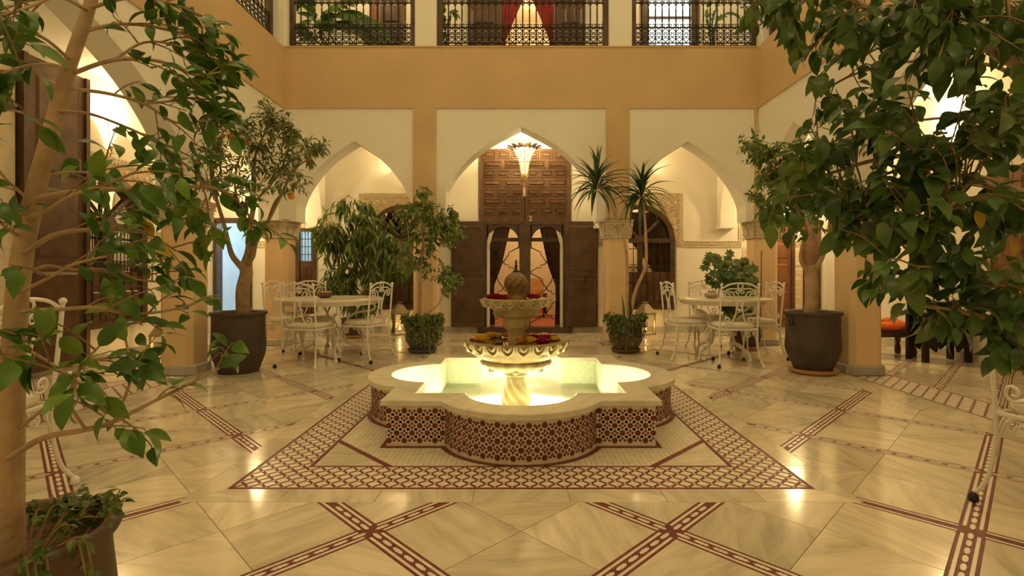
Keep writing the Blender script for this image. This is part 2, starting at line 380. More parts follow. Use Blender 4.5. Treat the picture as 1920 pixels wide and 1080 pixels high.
# gallery ceilings (upper gallery floors) and upper roof slabs
def slab_ring(z0, z1, nm, lab):
    b = MB(); b.box(-5.95, 5.7, YI+.28, YB+.01, z0, z1); struct(nm+'_back', b, 'plaster', lab+' over the back gallery', 'ceiling')
    b = MB(); b.box(-5.25, -XI-.26, YF, YI+.28, z0, z1); struct(nm+'_left', b, 'plaster', lab+' over the left gallery', 'ceiling')
    b = MB(); b.box(XI+.26, 5.7, YF, YI+.28, z0, z1); struct(nm+'_right', b, 'plaster', lab+' over the right gallery', 'ceiling')
slab_ring(3.47, 4.32, 'ceiling', 'white plastered ceiling')
slab_ring(6.9, 7.0, 'ceiling_upper', 'white upper ceiling')
# cross arches of the gallery
def diaphragm(x, lab):
    F = lambda u, d, z: (x-.13+d, u, z); C = arch_contour(8.65, .52, 3.05, 1.92, .95)
    mb = arcade(lambda u, d, z: (x-.13-d, u, z), 7.98, YB, [(8.63, .50, 3.1, 1.92, .95)], 1.92, 3.47, .26)
    o = weld(struct('wall_cross_arch', mb, 'plaster', lab)); c = MB(); c.box(x-.15, x+.15, YB-.19, YB, 1.88, 1.93); c.build('corbel', 'plaster', o)
diaphragm(-3.69, 'white cross arch of the gallery behind the left dining table'); diaphragm(3.69, 'white cross arch of the gallery behind the right dining table')
diaphragm(-1.45, 'white cross arch of the gallery left of the number two door'); diaphragm(1.45, 'white cross arch of the gallery right of the number two door')
# upper storey posts between the railings
for i, (x0, x1) in enumerate(((-XI-.3, -3.50), (-1.59, -1.27), (1.32, 1.66), (3.56, XI+.3))):
    b = MB(); b.box(x0, x1, YI, YI+.3, ZT+.02, 7); struct('wall_upper_post', b, 'plaster', ['pale upper corner post above the orange tree', 'pale upper post left of the red curtains', 'pale upper post right of the red curtains', 'pale upper corner post behind the fig leaves'][i], 'post')
for s, nm in ((-1, 'left'), (1, 'right')):
    for (y0, y1), wh in zip(((7.50, YI), (3.9, 4.2), (.45, .7)), ('nearest the back corner', 'in the middle', 'nearest the viewer')):
        b = MB(); b.box(min(s*XI, s*(XI+.3)), max(s*XI, s*(XI+.3)), y0, y1, ZT, 7)
        struct('wall_upper_'+nm, b, 'plaster', 'pale post of the upper gallery on the '+nm+', '+wh, 'post')
# baseboards
b = MB()
for u0, u1 in ((-4.85, -4.12), (-3.7, DX0-.03), (DX1+.03, 4.0)): fbox(b, FB, u0, u1, 0, .015, 0, .11)
struct('baseboard_back', b, 'grey_marble', 'grey marble baseboard along the back gallery wall', 'baseboard')
b = MB(); fbox(b, FLw, 5.97, 8.2, 0, .015, 0, .11); struct('baseboard_left', b, 'grey_marble', 'grey marble baseboard under the left arched window', 'baseboard')
b = MB(); fbox(b, FRw, 6.2, YB, 0, .015, 0, .11); struct('baseboard_right', b, 'grey_marble', 'grey marble baseboard of the right gallery wall', 'baseboard')

# ================================================================== FLOOR
floor = MB().box(-5.9, 5.7, YF, YB+2.6, -.06, -.005).build('floor', 'grout')
tag(floor, 'polished cream marble floor with dark red mosaic bands', 'floor', None, 'structure')
S2 = math.sqrt(2); S = 1.275/S2; BW = .045
def uv(p): return ((p[0]-(p[1]-CY))/S2, (p[0]+(p[1]-CY))/S2)
def xy(q): return ((q[0]+q[1])/S2, (q[1]-q[0])/S2+CY)
def region_h(poly):          # half planes of a ccw convex polygon
    hs = []
    for i in range(len(poly)):
        p, q = poly[i], poly[(i+1) % len(poly)]; a, b_ = q[1]-p[1], -(q[0]-p[0]); hs.append((a, b_, a*p[0]+b_*p[1]))
    return hs
slabs, base, lines, chain = [], [], [], []
def lattice(poly, s, quarter, g=.0016, bw=BW):
    H = region_h(poly); U = [uv(p) for p in poly]
    k0, k1 = math.floor(min(p[0] for p in U)/s)-1, math.ceil(max(p[0] for p in U)/s)+1
    l0, l1 = math.floor(min(p[1] for p in U)/s)-1, math.ceil(max(p[1] for p in U)/s)+1
    def put(lst, r):
        q = clip_all([xy(p) for p in r], H)
        if q: lst.append(q)
    inside = lambda p: all(a*p[0]+b_*p[1] <= c-.012 for a, b_, c in H)
    for k in range(k0, k1):
        put(base, rect(k*s-bw, k*s+bw, l0*s, l1*s))
        for l in range(l0, l1):
            us = [k*s+bw, (k+.5)*s, (k+1)*s-bw] if quarter else [k*s+bw, (k+1)*s-bw]
            vs = [l*s+bw, (l+.5)*s, (l+1)*s-bw] if quarter else [l*s+bw, (l+1)*s-bw]
            for i in range(len(us)-1):
                for j in range(len(vs)-1): put(slabs, rect(us[i]+g, us[i+1]-g, vs[j]+g, vs[j+1]-g))
            put(base, rect(k*s+bw, (k+1)*s-bw, l*s-bw, l*s+bw))
            for sg in (-1, 1):      # pale lines either side of the chain
                a, w = sg*bw*.60, bw*.14
                put(lines, rect(k*s+a-w, k*s+a+w, l*s+bw, (l+1)*s-bw)); put(lines, rect(k*s+bw, (k+1)*s-bw, l*s+a-w, l*s+a+w))
            n = 10 if not quarter else 11
            for i in range(n):
                t = (i+.5)/n*(s-.03)+.015; hl = .034; hw = .0095
                hexa = [(-hl, 0), (-hl*.55, -hw), (-hl*.3, -hw*.75), (0, -hw*1.15), (hl*.3, -hw*.75), (hl*.55, -hw), (hl, 0), (hl*.55, hw), (hl*.3, hw*.75), (0, hw*1.15), (-hl*.3, hw*.75), (-hl*.55, hw)]
                for q in ([(k*s+y, l*s+t+x) for x, y in hexa], [(k*s+t+x, l*s+y) for x, y in hexa]):
                    q = [xy(p) for p in q]
                    if all(inside(p) for p in q): chain.append(q if quarter else q)
IN, OUT = 1.64, 3.2
for k in range(4):                                   # the ring round the pool frame, one trapezoid a side
    c, s_ = math.cos(k*PI/2), math.sin(k*PI/2); R2 = lambda x, y: (x*c-y*s_, x*s_+y*c+CY)
    lattice([R2(-OUT, -OUT), R2(OUT, -OUT), R2(IN, -IN), R2(-IN, -IN)], S, True)
lattice([(3.93, .4), (XR, .4), (XR, YB), (3.93, YB)], S/2, False, bw=.036)
lattice([(-5.8, .4), (-3.93, .4), (-3.93, YB), (-5.8, YB)], S/2, False, bw=.036)
lattice([(-3.93, 8.1), (3.93, 8.1), (3.93, YB), (-3.93, YB)], S/2, False, bw=.036)
def ring_slabs(a, b_, n, g=.0016):                   # border slabs, mitred at the corners
    for k in range(4):
        c, s_ = math.cos(k*PI/2), math.sin(k*PI/2); R2 = lambda x, y: (x*c-y*s_, x*s_+y*c+CY)
        H = [(-1, 1, -g), (1, 1, -g)]
        for i in range(n):
            x0, x1 = -b_+2*b_*i/n, -b_+2*b_*(i+1)/n
            q = clip_all(rect(x0+g, x1-g, -b_+g, -a-g), H)
            if q: slabs.append([R2(*p) for p in q])
ring_slabs(1.49, IN, 7); ring_slabs(OUT, 3.5, 9)
for k in range(8): slabs.append(rect(-5.8+k*1.42, -5.8+(k+1)*1.42-.003, YF, .39))
pieces(floor, 'marble_slab', slabs, 'floor_marble', -.006, 0, 300)
mb = MB()
for p in base: mb.prism(p, -.006, -.0012)
mb.build('mosaic_band', 'red_tile', floor, kind='stuff')
pieces(floor, 'inlay_line', lines, 'white_tile', -.006, 0, 200)
pieces(floor, 'chain_tile', chain, 'white_tile', -.006, .0002, 300)
# the diamond mosaic frame round the pool
mb = MB(); dia, dots = [], []
FI, FO = 1.18, 1.49
def diamonds(R2, u0, u1, w0, w1, n, H):
    p = (w1-w0)/n; m = int((u1-u0)/p/2)+2; h = p/2-.0115
    for i in range(-m, m+1):
        for j in range(-1, n+1):
            for o_ in (0, .5):
                a, b_ = (u0+u1)/2+(i+o_)*p, w0+(j+o_+.0)*p
                t = h*.90
                q = [(a-t, b_-(h-t)), (a-(h-t)*1, b_-t), (a+(h-t), b_-t), (a+t, b_-(h-t)), (a+t, b_+(h-t)), (a+(h-t), b_+t), (a-(h-t), b_+t), (a-t, b_+(h-t))]
                q = clip_all(q, H)
                if q: dia.append([R2(*z) for z in q])
            for (oa, ob) in ((.5, 0), (0, .5)):
                a, b_ = (u0+u1)/2+(i+oa)*p, w0+(j+ob)*p; t = .0065
                q = clip_all(rect(a-t, a+t, b_-t, b_+t), H)
                if q: dots.append([R2(*z) for z in q])
for k in range(4):
    c, s_ = math.cos(k*PI/2), math.sin(k*PI/2); R2 = lambda x, y: (x*c-y*s_, x*s_+y*c+CY)
    mb.prism([R2(*p) for p in [(-FO, -FO), (FO, -FO), (FI, -FI), (-FI, -FI)]], -.006, -.001)
    diamonds(R2, -FO, FO, -FO+.02, -FI-.02, 3, [(0, -1, FO-.02), (0, 1, -FI-.02), (-1, 1, -.012), (1, 1, -.012)])
mb.build('mosaic_frame', 'red_tile', floor, kind='stuff')
pieces(floor, 'diamond_tile', dia, 'white_tile', -.006, .0002, 300)
# thresholds between the pillars: the same lattice in a row
mb = MB(); dia, dots2 = [], dots; dots = []
for (x0, x1) in ((-3.48, -1.66), (-1.24, 1.24), (1.66, 3.48)):
    mb.prism(rect(x0, x1, 7.58, 8.1), -.006, -.001); diamonds(lambda x, y: (x, y), x0, x1, 7.62, 8.06, 4, rect_h(x0+.02, x1-.02, 7.61, 8.07))
for sg in (-1, 1):
    for (y0, y1) in ((.8, 2.3), (2.75, 5.42), (5.88, 7.6)):
        xs = sorted((sg*3.5, sg*3.93)); mb.prism(rect(xs[0], xs[1], y0, y1), -.006, -.001)
        diamonds(lambda x, y: (y, x), y0, y1, xs[0]+.03, xs[1]-.03, 3, rect_h(y0+.02, y1-.02, xs[0]+.02, xs[1]-.02))
mb.build('mosaic_threshold', 'red_tile', floor, kind='stuff')
pieces(floor, 'threshold_tile', dia, 'white_tile', -.006, .0002, 300)
mb = MB()
for p in dots+dots2: mb.prism(p, -.006, .0002)
mb.build('mosaic_dot', 'white_tile', floor, kind='stuff')
# between the frame and the pool: small cream tiles, corner triangles with red borders
mb = MB(); n = 76; p = 2*FI/n
for i in range(n):
    for j in range(n):
        x, y = -FI+(i+.5)*p, -FI+(j+.5)*p
        if abs(x)+abs(y) > 2*FI-.40 or max(abs(x), abs(y)) < .78: continue
        mb.prism(rect(x-p*.47, x+p*.47, y+CY-p*.47, y+CY+p*.47), -.006, -.0005)
mb.build('small_tile', 'cream_tile', floor, kind='stuff')
for sx in (-1, 1):
    for sy in (-1, 1):
        T3 = [(sx*(FI-.005), sy*(FI-.005)+CY), (sx*(FI-.40), sy*(FI-.005)+CY), (sx*(FI-.005), sy*(FI-.40)+CY)]
        T2 = [(sx*(FI-.0), sy*(FI-.45)+CY), (sx*(FI-.45), sy*(FI-.0)+CY), (sx*(FI-.40), sy*FI+CY), (sx*FI, sy*(FI-.40)+CY)]
        MB().prism(T3, -.006, 0).build('corner_slab', 'floor_marble', floor); MB().prism(T2, -.006, .0003).build('corner_border', 'red_tile', floor)
# ================================================================== POOL
def pool_outline(o, n=20):
    c, R, m = .85+o, .52+o, .65; dx = math.sqrt(R*R-(c-m)**2); a0 = math.atan2(-(c-m), -dx); pts = []
    a_l, a_r = PI+math.asin((c-m)/R), 2*PI-math.asin((c-m)/R)
    for k in range(4):
        cs, sn = math.cos(k*PI/2), math.sin(k*PI/2); loc = [(-c, -c)]+[(R*math.cos(a_l+(a_r-a_l)*i/n), -m+R*math.sin(a_l+(a_r-a_l)*i/n)) for i in range(n+1)]
        pts += [(x*cs-y*sn, x*sn+y*cs) for x, y in loc]
    return pts
pool = thing('star_pool', 'low star shaped fountain pool faced with red and white star tiles', 'pool', (0, CY, 0))
O, I_ = pool_outline(0), pool_outline(-.15); n = len(O)
ZW, ZC = .262, .30
mb = MB(); mb.add([(x, y, 0) for x, y in O]+[(x, y, ZW) for x, y in O], [(i, (i+1) % n, n+(i+1) % n, n+i) for i in range(n)]); mb.build('outer_wall', 'white_tile', pool)
mb = MB(); mb.add([(x, y, .012) for x, y in I_]+[(x, y, ZC-.005) for x, y in I_], [(i, (i+1) % n, n+(i+1) % n, n+i) for i in range(n)]); lining = mb.build('inner_wall', 'pool_lining', pool)
mb = MB(); mb.add([(x, y, .012) for x, y in I_], [tuple(range(n))]); mb.build('pool_floor', 'pool_lining', pool)
mb = MB(); mb.add([(x*.999, y*.999, .06) for x, y in I_], [tuple(range(n))]); mb.build('water_surface', 'water', pool)
# red line at the foot of the wall
O2, O1 = pool_outline(.035), pool_outline(.001)
mb = MB(); mb.add([(x, y, .0015) for x, y in O1]+[(x, y, .0015) for x, y in O2], [(i, (i+1) % n, n+(i+1) % n, n+i) for i in range(n)]); mb.build('foot_border', 'red_tile', pool)
# coping: eight marble slabs
CO, CI = pool_outline(.032), pool_outline(-.152)
seg = n//4
def coping(idx):
    mb = MB(); m = len(idx); v = []
    for z, A, B in ((ZW, CO, CI), (ZC-.006, CO, CI), (ZC, pool_outline(.026), pool_outline(-.147))):
        v += [A[i % n]+(z,) for i in idx]+[B[i % n]+(z,) for i in idx]
    f = []
    for i in range(m-1):
        f += [(i, i+1, 2*m+i+1, 2*m+i), (2*m+i, 2*m+i+1, 4*m+i+1, 4*m+i), (m+i, m+i+1, 3*m+i+1, 3*m+i), (3*m+i, 3*m+i+1, 5*m+i+1, 5*m+i), (4*m+i, 4*m+i+1, 5*m+i+1, 5*m+i), (i, i+1, m+i+1, m+i)]
    for e in (0, m-1): f += [(e, m+e, 3*m+e, 2*m+e), (2*m+e, 3*m+e, 5*m+e, 4*m+e)]
    mb.add(v, f).build('coping_slab', 'coping_marble', pool)
for k in range(4):
    coping(list(range(k*seg+1, k*seg+seg))); coping([k*seg-1+n, k*seg+n, k*seg+1+n])
# star tiles round the outer wall, laid along the wall line
path = O+[O[0]]; cum = [0]
for i in range(n): cum.append(cum[-1]+math.dist(path[i], path[i+1]))
def on_wall(s):
    for i in range(n):
        if s <= cum[i+1]: break
    t = (s-cum[i])/(cum[i+1]-cum[i]); a, b_ = path[i], path[i+1]
    return Vector((a[0]+(b_[0]-a[0])*t, a[1]+(b_[1]-a[1])*t, 0)), Vector((b_[0]-a[0], b_[1]-a[1], 0)).normalized()
star_poly = [((.0215 if k % 2 == 0 else .0150)*math.cos(k*PI/8), (.0215 if k % 2 == 0 else .0150)*math.sin(k*PI/8)) for k in range(16)]
sq = [(.0105*math.cos(k*PI/2), .0105*math.sin(k*PI/2)) for k in range(4)]
star_me = MB().prism(star_poly, -.001, .0016).mesh('star_tile', 'red_tile')
fill_me = []
stuffmb = MB(); P_ = .0915
runs = []                                    # straight and curved runs between the tile borders
brk = [0]
for k in range(4): brk += [cum[k*seg+1], cum[k*seg+seg-1+1] if k*seg+seg < n else cum[n]]
brk = sorted(set([cum[k*seg] for k in range(4)]+[cum[k*seg+1] for k in range(4)]+[cum[k*seg+seg-1+0] for k in range(4)]+[cum[n]]))
cand = []
for a, b_ in zip(brk[:-1], brk[1:]):
    ln = b_-a-.03; m = max(1, round(ln/(P_/2))); st = ln/m
    for i in range(m+1):
        for j in range(5):
            if (i+j) % 2: continue
            s = a+.015+i*st; z = .036+j*(ZW-.075)/4
            p, t = on_wall(min(max(s, 1e-4), cum[-1]-1e-4)); nr = Vector((t.y, -t.x, 0))
            M = Matrix.Translation(p+Vector((0, 0, z))) @ Matrix(((t.x, 0, nr.x, 0), (t.y, 0, nr.y, 0), (0, 1, 0, 0), (0, 0, 0, 1)))
            edge = i in (0, m) or j in (0, 4)
            cand.append((p, nr, M, s, z, a, b_, st))
seen = sorted(cand, key=lambda c: (c[1].y > .15, (c[0]+Vector((0, CY, 0))).length))
for i, c in enumerate(seen):
    if i < 280: link('star_tile', star_me, pool, c[2])
    else: stuffmb.add([c[2] @ Vector((x, y, .0016)) for x, y in star_poly], [tuple(range(16))])
if len(seen) > 280: stuffmb.build('star_tile_field', 'red_tile', pool, kind='stuff')
small = MB(); done = set()
for (p, nr, M, s, z, a, b_, st) in cand:
    for k in range(8):
        rr = .0335 if k % 2 == 0 else .0325; dx, dz = rr*math.cos(k*PI/4), rr*math.sin(k*PI/4)
        if not (a+.012 < s+dx < b_-.012 and .02 < z+dz < ZW-.018): continue
        small.add([M @ Vector((dx+x, dz+y, .0016)) for x, y in (sq if k % 2 == 0 else [(x*.75-y*.75, x*.75+y*.75) for x, y in sq])], [(0, 1, 2, 3)])
small.build('diamond_tile_field', 'red_tile', pool, kind='stuff')
# green lattice panels in the inner corners and two star motifs on the back lobe
cI = .85-.15; RI = .52-.15; dI = math.sqrt(RI*RI-(cI-.65)**2)
for k in range(4):
    c_, s_ = math.cos(k*PI/2), math.sin(k*PI/2)
    for (u0, u1) in ((-cI+.012, -dI-.012), (dI+.012, cI-.012)):
        T = lambda a, b_, d: (a*c_-(-cI+.001+d)*s_, a*s_+(-cI+.001+d)*c_, b_)
        MB().prism(rect(u0, u1, .02, ZC-.03), 0, .002, T).build('panel_back', 'pool_joint', pool)
        H = rect_h(u0, u1, .02, ZC-.03); q = .058; polys = []
        for i in range(-6, 7):
            for j in range(-6, 7):
                x0, y0 = i*q, j*q*.62; cc = ((u0+u1)/2, .15); tl = [(x0+.002, y0+.002), (x0+q-.002, y0+.002), (x0+q-.002, y0+q*.62-.002), (x0+.002, y0+q*.62-.002)]
                w = clip_all([((x-y)*.7071+cc[0], (x+y)*.7071+cc[1]) for x, y in tl], H)
                if w: polys.append(w)
        for w in polys: MB().prism(w, .002, .004, T).build('lining_tile', 'green_tile', pool)
for a in (PI/2-.42, PI/2+.42):
    ctr = Vector((RI*math.cos(a), .65+RI*math.sin(a), 0)); nr = -Vector((math.cos(a), math.sin(a), 0)); t = Vector((-nr.y, nr.x, 0))
    m = MB()
    for k in range(9):
        r_, q = (.028, k*PI/4) if k < 8 else (0, 0)
        cc = ctr+nr*.004+t*(r_*math.cos(q))+Vector((0, 0, .19+r_*math.sin(q))); e = .0075
        m.add([cc+t*e, cc+Vector((0, 0, e)), cc-t*e, cc-Vector((0, 0, e))], [(0, 1, 2, 3)])
    m.build('star_motif', 'red_tile', pool, kind='stuff')
# submerged lamps; those out in the lobes are added to brighten the water
FX, FY = -.04, CY-.01
for a, rl, w in ((PI*.32, .26, 3), (PI*.68, .26, 3), (PI*.06, .36, 3), (PI*.94, .36, 3), (-PI*.5, .50, 1.4), (PI*.5, .80, 1.6), (0, .84, 1.0), (PI, .80, 1.0)):
    x, y = rl*math.cos(a), rl*math.sin(a)
    MB().lathe([(.03, .012), (.045, .02), (.045, .032), (.036, .036)], 14, c=(x+FX, y)).build('pool_lamp', 'pool_lamp', pool)
    lamp('pool_light', (x+FX, y+CY, .20), w, (1.0, .92, .58), .03)

for k in range(6):                           # spots and housings added under the lower bowl to brighten the pool floor
    a = PI*(k+.5)/3; x, y = FX+.22*math.cos(a), CY-.01+.22*math.sin(a)
    MB().lathe([(.018, .325), (.022, .335), (.022, .35)], 10, c=(x, y-CY)).build('fill_housing', 'steel', pool)
    d = bpy.data.lights.new('under_bowl_fill', 'SPOT'); d.energy = 38; d.color = (1.0, .92, .56); d.spot_size = 1.5; d.spot_blend = .7; d.shadow_soft_size = .02
    o = bpy.data.objects.new('under_bowl_fill', d); o.location = (x, y, .318); o.rotation_euler = (0, -.62, a); COL.objects.link(o)

# ================================================================== FOUNTAIN
ft = thing('marble_fountain', 'two tiered carved stone fountain with twisted stem and onion finial', 'fountain', (FX, FY, 0))
tw = lambda r, a, z, i: (r*(.84+.20*abs(math.cos(4*(a+z*8)))), a, z)
prof = catmull([(.112, .013, 0), (.112, .05, 0), (.117, .10, 0), (.105, .16, 0), (.085, .22, 0), (.072, .275, 0)], 6)
MB().lathe([(p.x, p.y) for p in prof], 72, tw).build('twisted_stem', 'stone', ft, True)
MB().lathe([(.06, .27), (.085, .278), (.092, .29), (.08, .30), (.08, .31), (.098, .32), (.10, .335), (.09, .345)], 40).build('collar', 'stone', ft, True)
gad = lambda r, a, z, i: (r*(1+.05*abs(math.cos(9*a))) if i in (1, 2, 3) else r, a, z)
MB().lathe([(.14, .335), (.215, .345), (.262, .368), (.275, .392), (.262, .415), (.22, .42)], 108, gad).build('gadroon_ring', 'stone', ft, True)
bowl = MB().lathe([(.20, .405), (.265, .415), (.325, .445), (.352, .475), (.362, .492), (.385, .505), (.408, .53), (.415, .552), (.408, .567), (.385, .57), (.365, .56), (.33, .535), (.20, .515), (.0, .51)], 72).build('lower_bowl', 'stone_recess_shade', ft, True)
MB().lathe([(.0, .5625), (.378, .563)], 48, cap=False).build('bowl_water', 'water', ft)
MB().lathe([(.0, .556), (.37, .557)], 48, cap=False).build('bowl_floor', 'stone', ft)
def petal_mesh(name, w, h, r0, z0, r1, z1):      # a pointed leaf lying on the flare between (r0,z0) and (r1,z1)
    mb = MB()
    def pt(u, t, off): r = r0+(r1-r0)*t+off; return (r*math.sin(u/r0), -r*math.cos(u/r0), z0+(z1-z0)*t)
    outer = [(-w, 1), (-w*.98, .7), (-w*.75, .35), (-w*.35, .1), (0, -.06), (w*.35, .1), (w*.75, .35), (w*.98, .7), (w, 1)]
    sc = lambda k, o: [pt(x*k, t*k+(1-k), o) for x, t in outer]
    v = sc(1, .002)+sc(.95, .020)+sc(.80, .020)+sc(.76, .001)+sc(.60, .001)+sc(.52, .016)+[pt(0, .62, .022), pt(0, 1, .016)]
    f = [(r*9+i, r*9+i+1, r*9+10+i, r*9+9+i) for r in (0, 1, 2, 4) for i in range(8)]+[(45+i, 46+i, 54) for i in range(8)]
    return mb.add(v, f).mesh(name, 'stone', True)
pm = petal_mesh('petal', .050, 0, .372, .482, .412, .562)
for k in range(22): link('petal', pm, bowl, Matrix.Rotation(2*PI*(k+.5)/22, 4, 'Z'))
MB().lathe([(.063, .515), (.066, .56), (.06, .60), (.066, .63), (.085, .652)], 36, lambda r, a, z, i: (r*(1+.06*math.cos(10*a)), a, z)).build('upper_stem', 'stone', ft, True)
MB().lathe([(.085, .65), (.103, .66), (.108, .70), (.113, .735), (.11, .745)], 36).build('drum', 'stone', ft, True)
ub = MB().lathe([(.10, .738), (.15, .742), (.178, .755), (.185, .775), (.178, .795), (.20, .812), (.235, .828), (.262, .845), (.278, .868), (.276, .885), (.262, .892), (.24, .886), (.20, .872), (.0, .87)], 60).build('upper_bowl', 'stone_recess_shade', ft, True)
pm2 = petal_mesh('petal', .042, 0, .245, .826, .274, .884)
for k in range(18): link('petal', pm2, ub, Matrix.Rotation(2*PI*(k+.5)/18, 4, 'Z'))
MB().lathe([(.0, .8815), (.245, .882)], 40, cap=False).build('bowl_water', 'water', ft)
MB().lathe([(.082, .87), (.082, .895), (.070, .905), (.066, .925), (.078, .955), (.084, .962), (.078, .968)], 36).build('finial_foot', 'finial_stone', ft, True)
prof = catmull([(.076, .965, 0), (.092, .995, 0), (.092, 1.025, 0), (.075, 1.06, 0), (.045, 1.088, 0), (.018, 1.105, 0)], 5)
MB().lathe([(p.x, p.y) for p in prof], 72, lambda r, a, z, i: (r*(1+.06*math.cos(9*(a-z*9))), a, z)).build('onion_finial', 'finial_stone', ft, True)
MB().lathe([(.03, 1.10), (.022, 1.112), (.012, 1.118), (.011, 1.145), (.016, 1.15), (.008, 1.156), (.008, 1.19), (.005, 1.195)], 12).build('spout', 'iron', ft, True)
# flower heads floating in the bowls
def rose_mesh(name, m, r, seed):
    rd = random.Random(seed); mb = MB()
    for ring, (nn, rad, tilt, sz) in enumerate(((8, .45, .45, .60), (7, .32, .85, .56), (5, .18, 1.15, .50), (3, .05, 1.4, .42))):
        for k in range(nn):
            a = 2*PI*k/nn+ring*.4+rd.uniform(-.2, .2); tl = tilt+rd.uniform(-.15, .15); v = []
            for i in range(4):
                for j in range(3):
                    u = (j-1)*sz*.55*math.sin(PI*(.18+.62*i/3)); w = i/3*sz
                    x = rad*.5+w*math.cos(tl)-.10*(j != 1)*.6; z = w*math.sin(tl)+.12*(1-abs(j-1))*0+.06*abs(j-1)+rd.uniform(-.03, .03)
                    v.append((r*(x*math.cos(a)-u*math.sin(a)), r*(x*math.sin(a)+u*math.cos(a)), r*(z+.04)))
            mb.add(v, [(i*3+j, i*3+j+1, i*3+j+4, i*3+j+3) for i in range(3) for j in range(2)])
    return mb.mesh(name, m, True)
def rose(m, dx, dy, zs, r, lab, grp):
    o = link('rose_head', rose_mesh('rose_head', m, r*1.55, hash((dx, dy)) % 999)); o.location = (FX+dx, FY+dy, zs); o.rotation_euler = (0, 0, dx*40)
    tag(o, lab, 'flower', grp)
UP, LO = 'red flower heads on the upper bowl', 'flower heads on the lower bowl'
rose('rose_red', -.155, -.10, .885, .055, 'large dark red flower head at the left of the upper bowl', UP)
rose('rose_red', -.20, -.03, .885, .045, 'dark red flower head at the far left rim of the upper bowl', UP)
rose('rose_red', -.095, -.14, .885, .05, 'dark red flower head in front of the onion finial, on its left', UP)
rose('rose_white', -.15, .05, .885, .035, 'small pale flower head behind the red ones in the upper bowl', UP)
rose('rose_red', .125, -.02, .885, .05, 'dark red flower head alone at the right of the upper bowl', UP)
rose('rose_red', .165, .03, .885, .04, 'small dark red flower head at the far right rim of the upper bowl', UP)
rose('rose_yellow', -.285, -.06, .5635, .055, 'yellow flower head at the far left of the lower bowl', LO)
rose('rose_yellow', -.255, -.10, .5635, .045, 'smaller yellow flower head touching the leftmost one in the lower bowl', LO)
rose('rose_yellow', -.205, .10, .5635, .055, 'yellow flower head at the back left of the lower bowl', LO)
rose('rose_white', -.15, .11, .5635, .045, 'cream flower head beside the back left yellow one', LO)
rose('rose_orange', -.085, .13, .5635, .045, 'orange flower head left of the stem at the back of the lower bowl', LO)
rose('rose_orange', .075, .05, .5635, .05, 'tall orange flower head just right of the upper stem', LO)
rose('rose_yellow', .10, -.0, .5635, .03, 'small yellow flower head under the tall orange one', LO)
rose('rose_orange', .035, -.17, .5635, .048, 'orange flower head at the front of the lower bowl', LO)
rose('rose_yellow', .115, -.17, .5635, .05, 'yellow flower head at the front right of the lower bowl', LO)
rose('rose_magenta', .20, -.15, .5635, .045, 'magenta flower head at the front right of the lower bowl', LO)
rose('rose_magenta', .145, .06, .5635, .04, 'dark magenta flower head behind the orange one at right', LO)
rose('rose_red', .185, .0, .5635, .04, 'red flower head in the middle of the right cluster in the lower bowl', LO)
rose('rose_magenta', .245, -.03, .5635, .05, 'bright magenta flower head in the right cluster of the lower bowl', LO)
rose('rose_white', .225, .08, .5635, .05, 'cream flower head at the back of the right cluster', LO)
rose('rose_yellow', .30, -.07, .5635, .042, 'yellow flower head near the right rim of the lower bowl', LO)
rose('rose_red', .305, .04, .5635, .035, 'small dark red flower head at the back right rim', LO)
rose('rose_white', .33, -.02, .5635, .035, 'small pale flower head at the far right rim of the lower bowl', LO)
# ================================================================== ROOMS BEHIND THE OPENINGS
def room(nm, x0, x1, y0, y1, z0, z1, m, lab, open_side, fm=None):
    mb = MB(); t = .06
    b6 = {'w': (x0-t, x0, y0, y1, z0, z1), 'e': (x1, x1+t, y0, y1, z0, z1), 's': (x0, x1, y0-t, y0, z0, z1), 'n': (x0, x1, y1, y1+t, z0, z1), 't': (x0, x1, y0, y1, z1, z1+t)}
    for k, q in b6.items():
        if k != open_side: mb.box(*q)
    o = struct(nm, mb, m, lab)
    MB().box(x0, x1, y0, y1, z0-t, z0+.002).build('room_floor', fm or m, o)
room('wall_room_center', -1.3, 1.42, YB+.151, 12.0, .10, 3.4, 'room_wall', 'warm lit room seen through the number two door', 's', 'red_floor')
room('wall_room_right_window', 1.44, 3.0, YB+.151, 11, .1, 2.6, 'room_wall', 'warm lit room seen through the right arched window', 's')
room('wall_room_left_window', -3.0, -1.44, YB+.151, 11, .1, 2.6, 'room_wall', 'dim room seen through the left arched window', 's')
room('wall_room_blue', -5.9, -3.6, YB+.151, 11.2, 0, 2.6, 'blue_wall', 'blue white room seen through the left corner doorway', 's')
room('wall_room_side', -6.8, XL-.151, 5.4, 7.2, .1, 2.6, 'room_wall', 'warm lit room seen through the arched window on the left wall', 'e')
room('wall_room_upper', -1.2, 1.4, YB+.151, 11.5, 4.3, 6.7, 'room_wall', 'bright warm room behind the red curtains upstairs', 's')
lamp('room_light', (.3, 10.6, 2.6), 75, (1, .72, .38), .15); lamp('room_light', (2.3, 10.2, 2.2), 22, (1, .72, .38), .1)
lamp('room_light', (-2.3, 10.2, 2.2), 6, (1, .62, .3), .1); lamp('room_light', (-4.8, 10.2, 2.2), 30, (.62, .86, 1.0), .15)
lamp('room_light', (-6.0, 6.3, 2.1), 26, (1, .55, .2), .1); lamp('room_light', (.3, 10.4, 6.2), 40, (1, .74, .4), .15)

